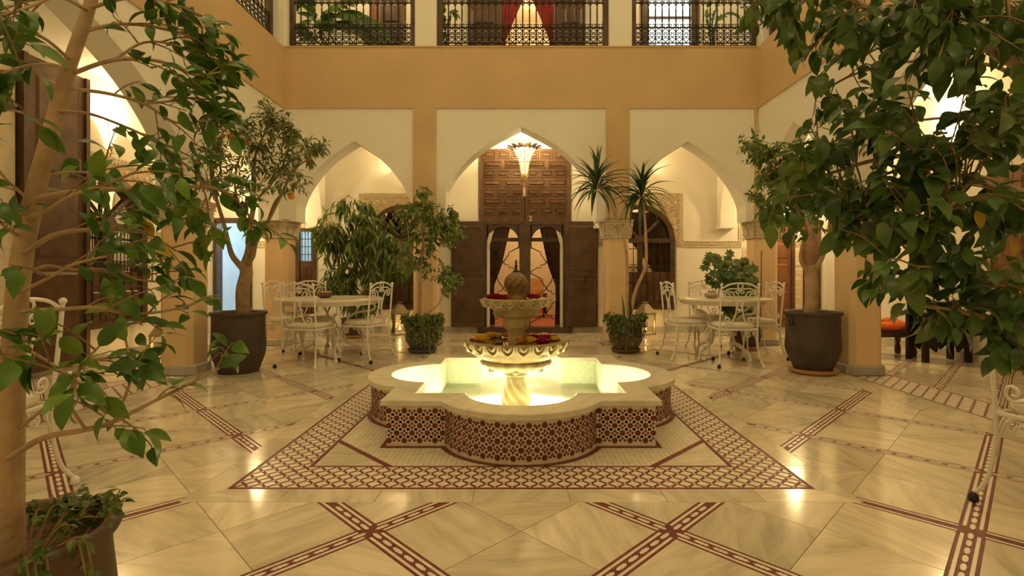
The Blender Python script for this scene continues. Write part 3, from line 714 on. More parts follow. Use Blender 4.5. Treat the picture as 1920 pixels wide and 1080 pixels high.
# ================================================================== DOORS
def panel(mb, F, u0, u1, z0, z1, d, m=.02, h=.012):      # raised field with bevelled edge
    v = [F(*p) for p in [(u0, d, z0), (u1, d, z0), (u1, d, z1), (u0, d, z1), (u0+m, d+h, z0+m), (u1-m, d+h, z0+m), (u1-m, d+h, z1-m), (u0+m, d+h, z1-m)]]
    return mb.add(v, [(4, 5, 6, 7), (0, 1, 5, 4), (1, 2, 6, 5), (2, 3, 7, 6), (3, 0, 4, 7)])
def sdoor(nm, lab): return tag(empty(nm), lab, 'door', None, 'structure')
d1 = sdoor('door_1', 'tall carved wooden double door with number two and open lower leaves')
zl = 2.01; mid = (DX0+DX1)/2
b = MB(); fbox(b, FB, DX0-.03, mid-.012, -.10, .03, zl, 3.33); fl = b.build('carved_leaf', 'door_wood', d1)
b = MB(); fbox(b, FB, mid+.012, DX1+.03, -.10, .03, zl, 3.33); fr = b.build('carved_leaf', 'door_wood', d1)
for leaf, a0, a1 in ((fl, DX0+.04, mid-.05), (fr, mid+.05, DX1-.04)):
    w = a1-a0; rows = 7; z0, z1 = zl+.10, 3.30; rh = (z1-z0)/rows
    for r in range(rows):
        zc0, zc1 = z0+r*rh+.028, z0+(r+1)*rh-.028
        cuts = [(0, .29), (.36, .66), (.73, 1)] if r % 2 == 0 else [(0, .46), (.54, 1)]
        if leaf is fr and r % 2 == 0: cuts = [(0, .27), (.34, .64), (.71, 1)]
        for c0, c1 in cuts:
            u0, u1 = a0+w*c0, a0+w*c1; m = MB()
            fbox(m, FB, u0, u1, .03, .034, zc0, zc1); panel(m, FB, u0+.026, u1-.026, zc0+.024, zc1-.024, .034, .016, .022); m.build('coffer', 'door_wood', leaf)
            for q in ((u0, u1, zc0-.004, zc0+.008), (u0, u1, zc1-.008, zc1+.004), (u0-.004, u0+.008, zc0, zc1), (u1-.008, u1+.004, zc0, zc1)):
                pass
            m = MB(); ftube(m, FB, [(u0, zc0, .036), (u1, zc0, .036), (u1, zc1, .036), (u0, zc1, .036)], .013, 5, closed=True); m.build('moulding', 'door_wood', leaf)
m = MB(); fbox(m, FB, mid-.04, mid+.04, -.12, -.08, zl, 3.33); m.build('meeting_stile', 'door_wood', d1)
# studs down both edges
m = MB()
for k in range(40):
    for u in (DX0-.045, DX1+.045): m.ball(FB(u, .01, zl+.02+k*.033), .011, 6, 3)
m.build('stud_row', 'dark_wood', d1, kind='stuff')
# lower frame: lintel, posts, two horseshoe arches
m = MB(); fbox(m, FB, DX0-.03, DX1+.03, -.1, .04, 1.955, zl); m.build('lintel', 'dark_wood', d1)
m = MB(); fbox(m, FB, mid-.10, mid+.10, -.08, .045, .1, 1.955); m.build('center_post', 'dark_wood', d1)
m = MB(); fbox(m, FB, DX0-.06, DX1+.06, -.12, .12, .0, .105); m.build('doorstep', 'dark_wood', d1)
OPN = ((DX0+.10, mid-.10), (mid+.10, DX1-.10))
for (u0, u1), sgn in zip(OPN, (-1, 1)):
    c, hw = (u0+u1)/2, (u1-u0)/2; zs = 1.60; m = MB(); N = 16
    A = [(c+hw*1.0*math.cos(PI*1.12-(PI*1.24)*i/N), zs+.03+hw*1.02*math.sin(PI*1.12-(PI*1.24)*i/N)) for i in range(N+1)]
    for i in range(N):      # plate above the arch
        q = [A[i], A[i+1], (A[i+1][0], 1.955), (A[i][0], 1.955)]
        if abs(A[i][0]-A[i+1][0]) > 1e-4: m.prism(q, -.03, .02, wz(FB))
    m.build('arch_plate', 'dark_wood', d1)
    m = MB(); ftube(m, FB, [(x, z, .02) for x, z in A], .012, 5); m.build('arch_moulding', 'dark_wood', d1)
    outer = u0 if sgn < 0 else u1                       # white plaster reveal on the outer side of each opening
    m = MB(); fbox(m, FB, min(outer, outer-sgn*.05), max(outer, outer-sgn*.05), -.08, .0, .105, 1.60); m.build('plaster_reveal', 'plaster', d1)
    m = MB(); fbox(m, FB, min(outer, outer+sgn*.13), max(outer, outer+sgn*.13), -.08, .035, .105, 1.955); m.build('jamb', 'dark_wood', d1)
    m = MB(); lo, hi = sorted((outer, outer-sgn*.10)); m.prism([(outer, 1.48), (outer-sgn*.055, 1.60), (outer-sgn*.10, 1.76), (outer-sgn*.13, 1.86), (outer-sgn*.04, 1.80), (outer, 1.66)], -.01, .03, wz(FB)); m.build('arch_fretwork', 'carved', d1)
    # glazed inner door with stepped lattice bars
    m = MB(); fbox(m, FB, u0, u1, -.135, -.11, 1.66, 1.73); m.build('transom', 'dark_wood', d1)
    m = MB(); fbox(m, FB, u0, u1, -.128, -.124, .11, 1.955); m.build('glass_pane', 'pane', d1)
    st = lambda x, z: [(x, z), (x+.10, z+.12), (x+.14, z+.12), (x+.14, z+.17), (x+.19, z+.17), (x+.30, z+.30)]
    for z in (.16, .62, 1.10):
        for flip in (0, 1):
            pth = [(u0+(hw*2-(x-u0)*1.0 if flip else x-u0), zz, -.118) for x, zz in [(u0, z), (c-.16, z+.08), (c-.10, z+.08), (c-.10, z+.13), (c-.04, z+.13), (c+.10, z+.32), (c+.10, z+.36), (u1, z+.46)]]
            m = MB(); ftube(m, FB, pth, .008, 4); m.build('lattice_bar', 'iron', d1)
    # brown curtain drawn to the outer side
    m = MB(); n = 18; rows = [(1.95, .62), (1.6, .50), (1.2, .36), (.85, .16), (.6, .15), (.11, .18)]; v = []
    for z, wd in rows:
        for i in range(n+1):
            t = i/n; u = outer-sgn*(.02+t*wd*hw*2.2); v.append(FB(u, -.22+.022*math.sin(t*26), z))
    m.add(v, [(r*(n+1)+i, r*(n+1)+i+1, (r+1)*(n+1)+i+1, (r+1)*(n+1)+i) for r in range(len(rows)-1) for i in range(n)]); m.build('curtain', 'curtain_brown', d1, True)
# the two plain lower leaves standing open
for s, (u0, u1) in ((-1, (-1.26, DX0+.06)), (1, (DX1-.07, 1.385))):
    m = MB(); fbox(m, FB, u0, u1, .05, .09, .11, 2.01); lf = m.build('open_leaf', 'dark_wood', d1)
    for z0, z1 in ((.19, .98), (1.12, 1.93)):
        m = MB(); panel(m, FB, u0+.055, u1-.045, z0, z1, .09, .015, .008); m.build('leaf_panel', 'dark_wood', lf)
    m = MB(); fbox(m, FB, u0+.03, u1-.03, .09, .105, 1.03, 1.075); m.build('rail', 'dark_wood', lf)
    uc = u0+.2 if s < 0 else u1-.22; m = MB(); m.ball(FB(uc, .12, 1.02), .03, 8, 5); ftube(m, FB, [(uc, 1.02, .12), (uc, .9, .12)], .012, 6); m.build('knocker', 'iron', lf)
# house number
cu = bpy.data.curves.new('number', 'FONT'); cu.body = '2'; cu.size = .13; cu.extrude = .004; cu.align_x = 'CENTER'
o = bpy.data.objects.new('number_tmp', cu); COL.objects.link(o); bpy.context.view_layer.update()
me = bpy.data.meshes.new_from_object(o.evaluated_get(bpy.context.evaluated_depsgraph_get())); bpy.data.objects.remove(o)
me.materials.clear(); me.materials.append(M_['white_tile']); no = link('number_two', me, d1); no.location = FB(mid+.10, .045, zl+.015); no.rotation_euler = (PI/2, 0, 0)
# furniture in the room
t = thing('armchair', 'orange brown armchair inside the room behind the fountain', 'chair', (.30, 11.3, .103)); t.scale = (.6, .6, .85)
m = MB(); m.box(-.35, .35, -.3, .3, .12, .45); m.build('seat', 'orange_cloth', t); m = MB(); m.box(-.35, .35, .2, .36, .45, 1.0); m.build('backrest', 'curtain_gold', t)
for sx in (-1, 1):
    m = MB(); m.box(sx*.37-.07, sx*.37+.07, -.3, .3, .12, .62); m.build('armrest', 'dark_wood', t)
    for sy in (-.25, .25): m = MB(); m.box(sx*.32-.02, sx*.32+.02, sy-.02, sy+.02, 0, .12); m.build('leg', 'dark_wood', t)

# left tall open leaf
d2 = sdoor('door_2', 'tall dark wooden door leaf standing open against the left wall')
F = frame_left(XL+.04)
m = MB(); fbox(m, F, 5.13, 5.93, 0, .05, .06, 3.32); m.build('leaf', 'brown_wood', d2)
for q in ((.2, 1.1), (1.25, 2.0), (2.15, 3.15)):
    m = MB(); panel(m, F, 5.28, 5.80, q[0], q[1], .05, .03, .015); m.build('leaf_panel', 'brown_wood', d2)
for u in (5.15, 5.89): m = MB(); fbox(m, F, u-.02, u+.03, .05, .08, .06, 3.32); m.build('stile', 'dark_wood', d2)
m = MB(); fbox(m, F, 4.95, 5.10, -.03, .02, 0, 3.4); m.build('carved_jamb', 'carved', d2)
# blue lit doorway and the narrow glazed door
d3 = sdoor('door_3', 'dark framed doorway into the blue lit room at the left corner')
for u in (-5.58, -4.95): m = MB(); fbox(m, FB, u, u+.07, -.15, .03, 0, 2.02); m.build('jamb', 'dark_wood', d3)
m = MB(); fbox(m, FB, -5.58, -4.88, -.15, .03, 2.0, 2.08); m.build('lintel', 'dark_wood', d3)
d4 = sdoor('door_4', 'narrow dark wooden door with a small grilled glass light, behind the left table')
m = MB(); fbox(m, FB, -4.13, -3.71, -.02, .03, 1.83, 1.90); m.build('lintel', 'brown_wood', d4)
for u0, u1 in ((-4.13, -4.02), (-3.79, -3.71)): m = MB(); fbox(m, FB, u0, u1, -.06, .03, .05, 1.83); m.build('stile', 'dark_wood', d4)
m = MB(); fbox(m, FB, -4.02, -3.79, -.06, .0, .05, 1.30); lw = m.build('lower_panel', 'brown_wood', d4)
for i in range(3): m = MB(); panel(m, FB, -4.0+i*.07, -3.945+i*.07, .3, 1.22, 0, .012, .01); m.build('leaf_panel', 'brown_wood', lw)
m = MB(); fbox(m, FB, -4.02, -3.79, -.04, -.035, 1.30, 1.83); m.build('glass_pane', 'pane', d4)
for i in range(4): m = MB(); ftube(m, FB, [(-3.985+i*.055, 1.3, -.02), (-3.985+i*.055, 1.83, -.02)], .006, 4); m.build('grille_bar', 'iron', d4)
for z in (1.42, 1.56, 1.70): m = MB(); ftube(m, FB, [(-4.02, z, -.02), (-3.79, z, -.02)], .006, 4); m.build('grille_bar', 'iron', d4)
# brown panelled door in the right corner, striped wall tiles beside it
d5 = sdoor('door_5', 'reddish brown panelled door behind the right corner pillar')
m = MB(); fbox(m, FB, 4.14, 4.87, .0, .05, .10, 2.05); lf = m.build('leaf', 'red_wood', d5)
for u0, u1 in ((4.20, 4.46), (4.56, 4.82)):
    for z0, z1 in ((.25, .75), (.85, 1.25), (1.33, 1.62), (1.70, 1.98)): m = MB(); panel(m, FB, u0, u1, z0, z1, .05, .025, .014); m.build('leaf_panel', 'red_wood', lf)
m = MB(); fbox(m, FB, 4.87, 4.93, .0, .09, 0, 2.12); m.build('jamb', 'dark_wood', d5)
d6 = sdoor('door_6', 'dark wooden door edge behind the trunk in the big right pot')
m = MB(); fbox(m, FB, 5.12, 5.42, .0, .05, .0, 2.05); m.build('leaf', 'brown_wood', d6)
for z0, z1 in ((.2, .9), (1.05, 1.9)): m = MB(); panel(m, FB, 5.16, 5.38, z0, z1, .05, .02, .012); m.build('leaf_panel', 'brown_wood', d6)
st = tag(empty('trim_striped'), 'cream and ochre striped wall tiles beside the brown door', 'wall tiles', None, 'structure')
for i in range(17):
    for u0, u1 in ((4.02, 4.138), (4.935, 5.11)):
        m = MB(); fbox(m, FB, u0, u1, 0, .012+(i % 2)*.002, .10+i*.085, .10+(i+1)*.085-.004); m.build('tile', 'shaft_ochre' if i % 2 else 'cream_tile', st)
sw = thing('light_switch', 'double white light switch on the striped wall', 'switch', FB(5.0, .015, 1.25))
m = MB(); m.box(-.05, .05, -.008, 0, -.035, .035); m.build('plate', 'carved', sw)
for dx in (-.022, .022): m = MB(); m.box(dx-.016, dx+.016, -.014, -.008, -.022, .022); m.build('rocker', 'plaster', sw)
# big brown door on the right wall
d7 = sdoor('door_7', 'reddish brown wooden door on the right wall behind the fig leaves')
m = MB(); fbox(m, FRw, 4.62, 6.10, -.1, -.04, 0, 2.3); lf = m.build('leaf', 'red_wood', d7)
for u0 in (4.7, 5.2, 5.68):
    for z0, z1 in ((.2, .9), (1.05, 1.6), (1.7, 2.2)): m = MB(); panel(m, FRw, u0, u0+.38, z0, z1, -.04, .03, .015); m.build('leaf_panel', 'red_wood', lf)

# ================================================================== CARVED FRIEZES
def zigzag(F, u0, u1, z0, z1, d=.014, vert=False):
    m = MB(); p = .055
    if not vert:
        n = max(1, int((u1-u0)/p))
        for i in range(n):
            a = u0+(u1-u0)*i/n; b_ = u0+(u1-u0)*(i+1)/n; c = (a+b_)/2; h = z1-z0; t = h*.16
            for k in (.12, .42): m.prism([(a, z0+h*k), (c, z1-h*(.55-k)), (b_, z0+h*k), (b_, z0+h*k+t), (c, z1-h*(.55-k)+t), (a, z0+h*k+t)], .0, d, wz(F))
    else:
        n = max(1, int((z1-z0)/p))
        for i in range(n):
            a = z0+(z1-z0)*i/n; b_ = z0+(z1-z0)*(i+1)/n; c = (a+b_)/2; h = u1-u0; t = h*.16
            for k in (.12, .42): m.prism([(u0+h*k, a), (u1-h*(.55-k), c), (u0+h*k, b_), (u0+h*k+t, b_), (u1-h*(.55-k)+t, c), (u0+h*k+t, a)], .0, d, wz(F))
    return m
def frieze(parent, F, u0, u1, z0, z1, vert=False):
    m = MB(); fbox(m, F, u0, u1, 0, .006, z0, z1); bk = m.build('frieze_ground', 'carved_dark', parent)
    zigzag(F, u0, u1, z0+.008, z1-.008, vert=vert).build('zigzag_relief', 'carved', bk, kind='stuff')
    for a, b_ in (((z0, z0+.012), (z1-.012, z1)) if not vert else ((u0, u0+.012), (u1-.012, u1))):
        m = MB(); fbox(m, F, *((u0, u1, 0, .018, a, b_) if not vert else (a, b_, 0, .018, z0, z1))); m.build('frieze_edge', 'carved', bk)
fz = tag(empty('trim_frieze_back'), 'carved zigzag plaster frieze along the back gallery wall', 'frieze', None, 'structure')
for u0, u1 in ((2.96, 4.0), (1.40, 1.52), (-4.86, -4.15)): frieze(fz, FB, u0, u1, 1.55, 1.665)
frieze(fz, FB, 3.95, 4.06, 1.67, 2.15, True)
frieze(fz, FB, 4.95, 5.5, 1.55, 1.665)
frieze(fz, FB, -4.14, -3.70, 1.90, 2.0)
fz = tag(empty('trim_frieze_left'), 'carved zigzag plaster frieze on the left gallery wall', 'frieze', None, 'structure')
frieze(fz, FLw, 7.1, 8.2, 1.55, 1.665)

# ================================================================== ARCHED WINDOWS
def window(nm, F, c, lab, curtain, bright_side=1):
    w = tag(empty(nm), lab, 'window', None, 'structure'); hw = .63; z0, zs, za = .42, 1.66, 2.32
    arch = [(c+hw*math.cos(PI-PI*i/20), zs+(za-zs)*math.sin(PI-PI*i/20)) for i in range(21)]
    inn = [(c+(hw-.09)*math.cos(PI-PI*i/20), zs+(za-zs-.09)*math.sin(PI-PI*i/20)) for i in range(21)]
    m = MB()
    for i in range(20): m.prism([arch[i], arch[i+1], inn[i+1], inn[i]], -.08, .03, wz(F))
    m.build('arch_frame', 'dark_wood', w)
    for u0, u1 in ((c-hw, c-hw+.09), (c+hw-.09, c+hw)): m = MB(); fbox(m, F, u0, u1, -.08, .03, z0, zs); m.build('jamb', 'dark_wood', w)
    m = MB(); fbox(m, F, c-hw, c+hw, -.08, .05, z0, z0+.08); m.build('sill', 'dark_wood', w)
    m = MB(); fbox(m, F, c-hw, c+hw, -.08, .035, zs-.03, zs+.05); m.build('transom', 'dark_wood', w)
    for a in (PI*.25, PI*.5, PI*.75):
        m = MB(); ftube(m, F, [(c, zs+.03, -.02), (c+(hw-.06)*math.cos(a), zs+(za-zs-.06)*math.sin(a), -.02)], .028, 4); m.build('fan_bar', 'dark_wood', w)
    m = MB(); m.prism([(c-.13, zs+.03), (c+.13, zs+.03), (c+.08, zs+.10), (c-.08, zs+.10)], -.05, .03, wz(F)); m.build('fan_hub', 'dark_wood', w)
    m = MB(); m.prism([(p[0], p[1]) for p in inn]+[(c+hw-.09, z0+.08), (c-hw+.09, z0+.08)], -.062, -.058, wz(F)); m.build('glass_pane', 'pane', w)
    zl2 = 1.10
    m = MB(); fbox(m, F, c-.045, c+.045, -.05, .02, z0+.08, zs-.03); m.build('mullion', 'dark_wood', w)
    m = MB(); fbox(m, F, c-hw+.09, c+hw-.09, -.05, .01, z0+.08, zl2); lw = m.build('lower_board', 'brown_wood', w)
    for k in range(8):
        u = c-hw+.12+k*(2*hw-.24)/8; m = MB(); panel(m, F, u+.012, u+(2*hw-.24)/8-.012, z0+.14, .86, .01, .015, .012); m.build('board', 'brown_wood', lw)
    m = MB(); fbox(m, F, c-hw+.09, c+hw-.09, .01, .02, .90, .93); m.build('rail', 'dark_wood', lw)
    # iron grille
    for k in range(9):
        u = c-hw+.14+k*(2*hw-.28)/8; m = MB(); ftube(m, F, [(u, z0+.1, .015), (u, zs-.03, .015)], .007, 4); m.build('grille_bar', 'iron', w)
    for z in (1.18, 1.52): m = MB(); ftube(m, F, [(c-hw+.09, z, .015), (c+hw-.09, z, .015)], .007, 4); m.build('grille_bar', 'iron', w)
    for k in range(8):
        u = c-hw+.14+(k+.5)*(2*hw-.28)/8
        for z, sg in ((1.225, 1), (1.135, -1)):
            m = MB()
            for s in (-1, 1): ftube(m, F, [(x, zz, .015) for x, zz in [(u, z-sg*.035)]+spiral((u+s*.026, z), .026, -sg*PI/2, .85, 10, .35, s*sg)], .0055, 4)
            m.build('grille_scroll', 'iron', w)
    # curtain
    s = bright_side; m = MB(); n = 16; rows = [(2.2, .9), (1.75, .78), (1.45, .55), (1.2, .36), (.9, .25), (.45, .28)]; v = []
    for z, wd in rows:
        for i in range(n+1): t = i/n; v.append(F(c+s*(hw-.05-t*wd), -.14+.02*math.sin(t*24), z))
    m.add(v, [(r*(n+1)+i, r*(n+1)+i+1, (r+1)*(n+1)+i+1, (r+1)*(n+1)+i) for r in range(len(rows)-1) for i in range(n)]); m.build('curtain', curtain, w, True)
    # carved plaster surround
    sp = empty('carved_surround', parent=w); H = .78
    for sg in (-1, 1):
        m = MB(); a = [(c+sg*abs(p[0]-c)*1.0, p[1]) for p in arch if (p[0]-c)*sg >= -1e-6]; a.sort(key=lambda q: q[1])
        m.prism(a+[(c, 2.42), (c+sg*(H-.11), 2.42), (c+sg*(H-.11), zs)], .0, .012, wz(F)); m.build('spandrel', 'carved_dark', sp)
        m = MB()
        for (x, z, r, sn) in ((.56, 2.22, .09, 1), (.60, 2.03, .055, -1), (.45, 2.34, .05, 1), (.64, 1.90, .04, 1), (.30, 2.37, .035, -1), (.52, 2.36, .03, -1), (.645, 2.35, .03, 1)):
            ftube(m, F, [(c+sg*(x+q[0]), z+q[1], .016) for q in spiral((0, 0), r, sn*.8, 1.5, 22, .2, sn)], .010, 4)
        m.build('scroll_relief', 'carved', sp, kind='stuff')
        u = sorted((c+sg*(H-.11), c+sg*H))
        m = MB(); fbox(m, F, u[0], u[1], 0, .006, 1.55, 2.53); m.build('border_ground', 'carved_dark', sp)
        zigzag(F, u[0], u[1], 1.55, 2.53, vert=True).build('zigzag_relief', 'carved', sp, kind='stuff')
    m = MB(); fbox(m, F, c-H+.11, c+H-.11, 0, .006, 2.42, 2.53); m.build('border_ground', 'carved_dark', sp)
    zigzag(F, c-H+.11, c+H-.11, 2.42, 2.53).build('zigzag_relief', 'carved', sp, kind='stuff')
    m = MB()
    for k in range(30):
        for u in (c-hw-.02, c+hw+.02): m.ball(F(u, .01, z0+.02+k*.042), .012, 5, 3)
    m.build('bead_row', 'dark_wood', w, kind='stuff')
window('window_1', FB, 2.16, 'arched dark wood window with iron grille behind the dracaena', 'curtain_brown', 1)
window('window_2', FB, -2.16, 'arched dark wood window behind the bamboo like palm and tall lantern', 'curtain_brown', -1)
window('window_3', FLw, 6.32, 'arched dark wood window on the left wall behind the slender tree', 'curtain_gold', -1)

# ================================================================== UPPER STOREY
FR7 = frame_back(YI+.10)
arc = lambda u, z, r, a0, a1, n=8: [(u+r*math.cos(a0+(a1-a0)*i/n), z+r*math.sin(a0+(a1-a0)*i/n)) for i in range(n+1)]
def railing(F, u0, u1, lab):
    t = thing('balcony_railing', lab, 'railing', (0, 0, 0), 0, 'wrought iron balcony railings'); z0 = ZT+.02
    for a, b_, c, d in ((u0, u0+.07, z0, z0+1.4), (u1-.07, u1, z0, z0+1.4), (u0+.055, u1-.055, z0, z0+.055)):
        m = MB(); fbox(m, F, a, b_, -.03, .03, c, d); m.build('frame_post' if c == z0 and d > z0+.1 else 'frame_sill', 'dark_wood', t)
    a, b_ = u0+.055, u1-.055; n = round((b_-a)/.104); p = (b_-a)/n
    for z in (z0+.10, z0+.33, z0+.71, z0+1.15): m = MB(); ftube(m, F, [(a, z), (b_, z)], .010, 4); m.build('rail', 'iron', t)
    bar = MB(); ftube(bar, F, [(0, z0+.05), (0, z0+1.2)], .0085, 4); bm_ = bar.mesh('bar', 'iron')
    thick = MB(); ftube(thick, F, [(0, z0+.42), (0, z0+.62)], .012, 5); tm_ = thick.mesh('bar_sleeve', 'iron')
    def motif(fn): m = MB(); fn(m); return m.mesh('scroll', 'iron')
    def bottom(m):
        for s in (-1, 1): ftube(m, F, [(0, z0+.055)]+spiral((s*.020, z0+.075), .020, -PI/2, .9, 10, .35, s), .0068, 4)
    def heart(m):
        for s in (-1, 1):
            ftube(m, F, [(0, z0+.11), (s*.035, z0+.15)]+spiral((s*.022, z0+.185), .026, 0 if s > 0 else PI, .9, 10, .3, s), .0075, 4)
            ftube(m, F, [(0, z0+.33), (s*.04, z0+.285)]+spiral((s*.024, z0+.25), .026, 0 if s > 0 else PI, .9, 10, .3, -s), .0075, 4)
    def upper(m):
        for s in (-1, 1): ftube(m, F, [(0, z0+.335)]+spiral((s*.026, z0+.37), .026, -PI/2, .95, 10, .3, s), .0075, 4)
    def archt(m):
        ftube(m, F, arc(0, z0+.655, p*.48, 0, PI, 8), .0075, 4)
        for s in (-1, 1): ftube(m, F, spiral((s*.02, z0+.735), .02, -PI/2, .9, 9, .35, s), .0068, 4)
    ms = [motif(f) for f in (bottom, heart, upper, archt)]
    D = Vector(F(1, 0, 0))-Vector(F(0, 0, 0))
    for i in range(n+1):
        T = Matrix.Translation(D*(a+i*p))
        if 0 < i < n: link('bar', bm_, t, T); link('bar_sleeve', tm_, t, T)
        T = Matrix.Translation(D*(a+(i+.5)*p))
        if i < n:
            link('scroll', ms[3], t, T)
            link('scroll', ms[1], t, Matrix.Translation(D*(a+(i+.5)*p)) if i % 1 == 0 else T)
            if i % 2 == 0: link('scroll', ms[0], t, T)
            link('scroll', ms[2], t, T)
railing(FR7, -3.50, -1.60, 'wrought iron balcony railing at upper left, in front of the arching palm leaves')
railing(FR7, -1.26, 1.31, 'wrought iron balcony railing in the middle, in front of the red curtains')
railing(FR7, 1.67, 3.55, 'wrought iron balcony railing at upper right, in front of the bright window')
railing(frame_left(-XI-.10), 4.25, 7.47, 'wrought iron balcony railing running along the left wall')
railing(frame_right(XI+.10), 4.25, 7.47, 'wrought iron balcony railing running along the right wall, mostly behind leaves')
# upper doors with curtains
du = sdoor('door_8', 'open dark carved door leaves and red curtains upstairs above the lantern')
for u0, u1, s in ((-.96, -.36, -1), (.60, 1.16, 1)):
    m = MB(); fbox(m, FB, u0, u1, .02, .07, 4.4, 6.6); lf = m.build('leaf', 'brown_wood', du)
    for a in (0, 1):
        for z0, z1 in ((4.6, 5.25), (5.33, 5.45), (5.55, 5.85), (5.95, 6.5)):
            w = (u1-u0)/2; m = MB(); panel(m, FB, u0+a*w+.06, u0+(a+1)*w-.06, z0, z1, .07, .03, .02); m.build('leaf_panel', 'brown_wood', lf)
    m = MB(); ftube(m, FB, [((u0+u1)/2-.15, 5.58, .10), ((u0+u1)/2+.15, 5.58, .10)], .012, 5); m.build('bolt', 'iron', lf)
for s, edge in ((-1, -.36), (1, .60)):
    m = MB(); n = 18; rows = [(6.5, .46), (6.1, .42), (5.75, .26), (5.3, .08), (4.9, .10), (4.35, .14)]; v = []
    for z, wd in rows:
        for i in range(n+1): t_ = i/n; v.append(FB(edge-s*(t_*wd), -.02+.03*math.sin(t_*25), z))
    m.add(v, [(r*(n+1)+i, r*(n+1)+i+1, (r+1)*(n+1)+i+1, (r+1)*(n+1)+i) for r in range(len(rows)-1) for i in range(n)]); m.build('curtain', 'curtain_red', du, True)
wu = tag(empty('window_4'), 'bright bluish white lit window upstairs at the right', 'window', None, 'structure')
m = MB(); fbox(m, FB, 2.23, 3.12, -.10, -.08, 4.5, 6.5); m.build('lit_pane', 'lit_pane', wu)
for u in (2.17, 3.08): m = MB(); fbox(m, FB, u, u+.14, -.08, .05, 4.4, 6.5); m.build('jamb', 'dark_wood', wu)
m = MB(); fbox(m, FB, 2.3, 3.1, -.07, -.03, 5.72, 5.76); m.build('glazing_bar', 'dark_wood', wu)
wl = tag(empty('door_9'), 'brown wooden post and dark lattice door upstairs behind the palm leaves', 'door', None, 'structure')
m = MB(); fbox(m, FB, -2.72, -2.58, 0, .12, 4.35, 6.6); m.build('post', 'red_wood', wl)
m = MB(); fbox(m, FB, -2.55, -2.13, 0, .06, 4.35, 6.6); lf = m.build('leaf', 'brown_wood', wl)
for z in (5.2, 5.6, 6.0): m = MB(); panel(m, FB, -2.5, -2.18, z, z+.3, .06, .03, .02); m.build('leaf_panel', 'dark_wood', lf)
lamp('upper_fill_light', (-2.6, 8.6, 6.5), 22, WARM, .1); lamp('upper_fill_light', (0, 8.6, 6.6), 14, WARM, .1); lamp('upper_fill_light', (2.6, 8.6, 6.5), 22, WARM, .1)  # unseen fill lights added upstairs to brighten the court
lamp('upper_fill_light', (-4.4, 5.5, 6.5), 22, WARM, .1); lamp('upper_fill_light', (4.4, 5.5, 6.5), 22, WARM, .1)

# unseen fill lights added behind the viewer to brighten the foreground
for x in (-2.2, 2.2): lamp('front_fill_light', (x, -.9, 2.7), 17, WARM, .25)

# ================================================================== LAMPS
def sconce(F, u, z, lab, watts=26):
    t = thing('wall_sconce', lab, 'lamp', F(u, 0, z), 0, 'fan shaped glass wall sconces'); B = Vector(F(u, 0, z)); loc = lambda a, d, h: Vector(F(u+a, d, z+h))-B
    m = MB()
    rows = [(-.16, .028), (-.05, .06), (.06, .11), (.14, .17)]; n = 10; v = []
    for h, r in rows:
        for i in range(n+1): a = PI*i/n; v.append(loc(-r*math.cos(a), .02+r*math.sin(a)*.85, h+(.02*math.cos(i*PI) if h > .1 else 0)))
    m.add(v, [(r*(n+1)+i, r*(n+1)+i+1, (r+1)*(n+1)+i+1, (r+1)*(n+1)+i) for r in range(3) for i in range(n)]); m.build('glass_shade', 'lamp_glass', t, True)
    for i in (0, 2, 5, 8, 10):
        a = PI*i/n; m = MB(); m.tube([loc(-r*1.03*math.cos(a), .02+r*.88*math.sin(a), h) for h, r in rows], .005, 4); m.build('rib', 'brass', t)
    m = MB(); m.tube([loc(0, .03, -.28), loc(0, .045, -.2), loc(0, .035, -.15)], [.008, .016, .03], 8); m.build('stem', 'brass', t)
    for s in (-1, 1): m = MB(); m.tube([loc(s*q[0], .05, q[1]-.21) for q in [(0, -.03)]+spiral((.045, 0), .035, PI, .8, 9, .4, 1)], .005, 4); m.build('scroll', 'brass', t)
    p = B+loc(0, .10, .20); lamp('sconce_light', p, watts, WARM, .04)
sconce(FB, 2.09, 2.84, 'fan shaped glass wall sconce above the right arched window', 26)
sconce(FB, -2.09, 2.84, 'fan shaped glass wall sconce above the left arched window at the back', 26)
sconce(FLw, 6.32, 2.80, 'fan shaped glass wall sconce on the left gallery wall behind the slender tree', 36)
sconce(FRw, 6.55, 2.85, 'fan shaped glass wall sconce on the right gallery wall behind the fig leaves', 36)
def pendant(x, y, lab, z=2.72):
    t = thing('pendant_lantern', lab, 'lamp', (x, y, z), 0, 'small ceiling lanterns in the gallery corners')
    m = MB(); m.tube([(0, 0, .18), (0, 0, 3.47-z)], .006, 5); m.build('chain', 'brass', t)
    m = MB(); m.lathe([(.02, -.15), (.07, -.10), (.085, .05), (.06, .09)], 8); m.build('glass_body', 'lamp_glass', t)
    m = MB(); m.lathe([(.09, .06), (.075, .10), (.03, .16), (.01, .19)], 8); m.build('cap', 'brass', t)
    lamp('pendant_light', (x, y, z-.25), 44, WARM, .06)
pendant(-4.45, 8.55, 'small hanging lantern in the back left gallery corner'); pendant(4.6, 8.55, 'small hanging lantern in the back right gallery corner')
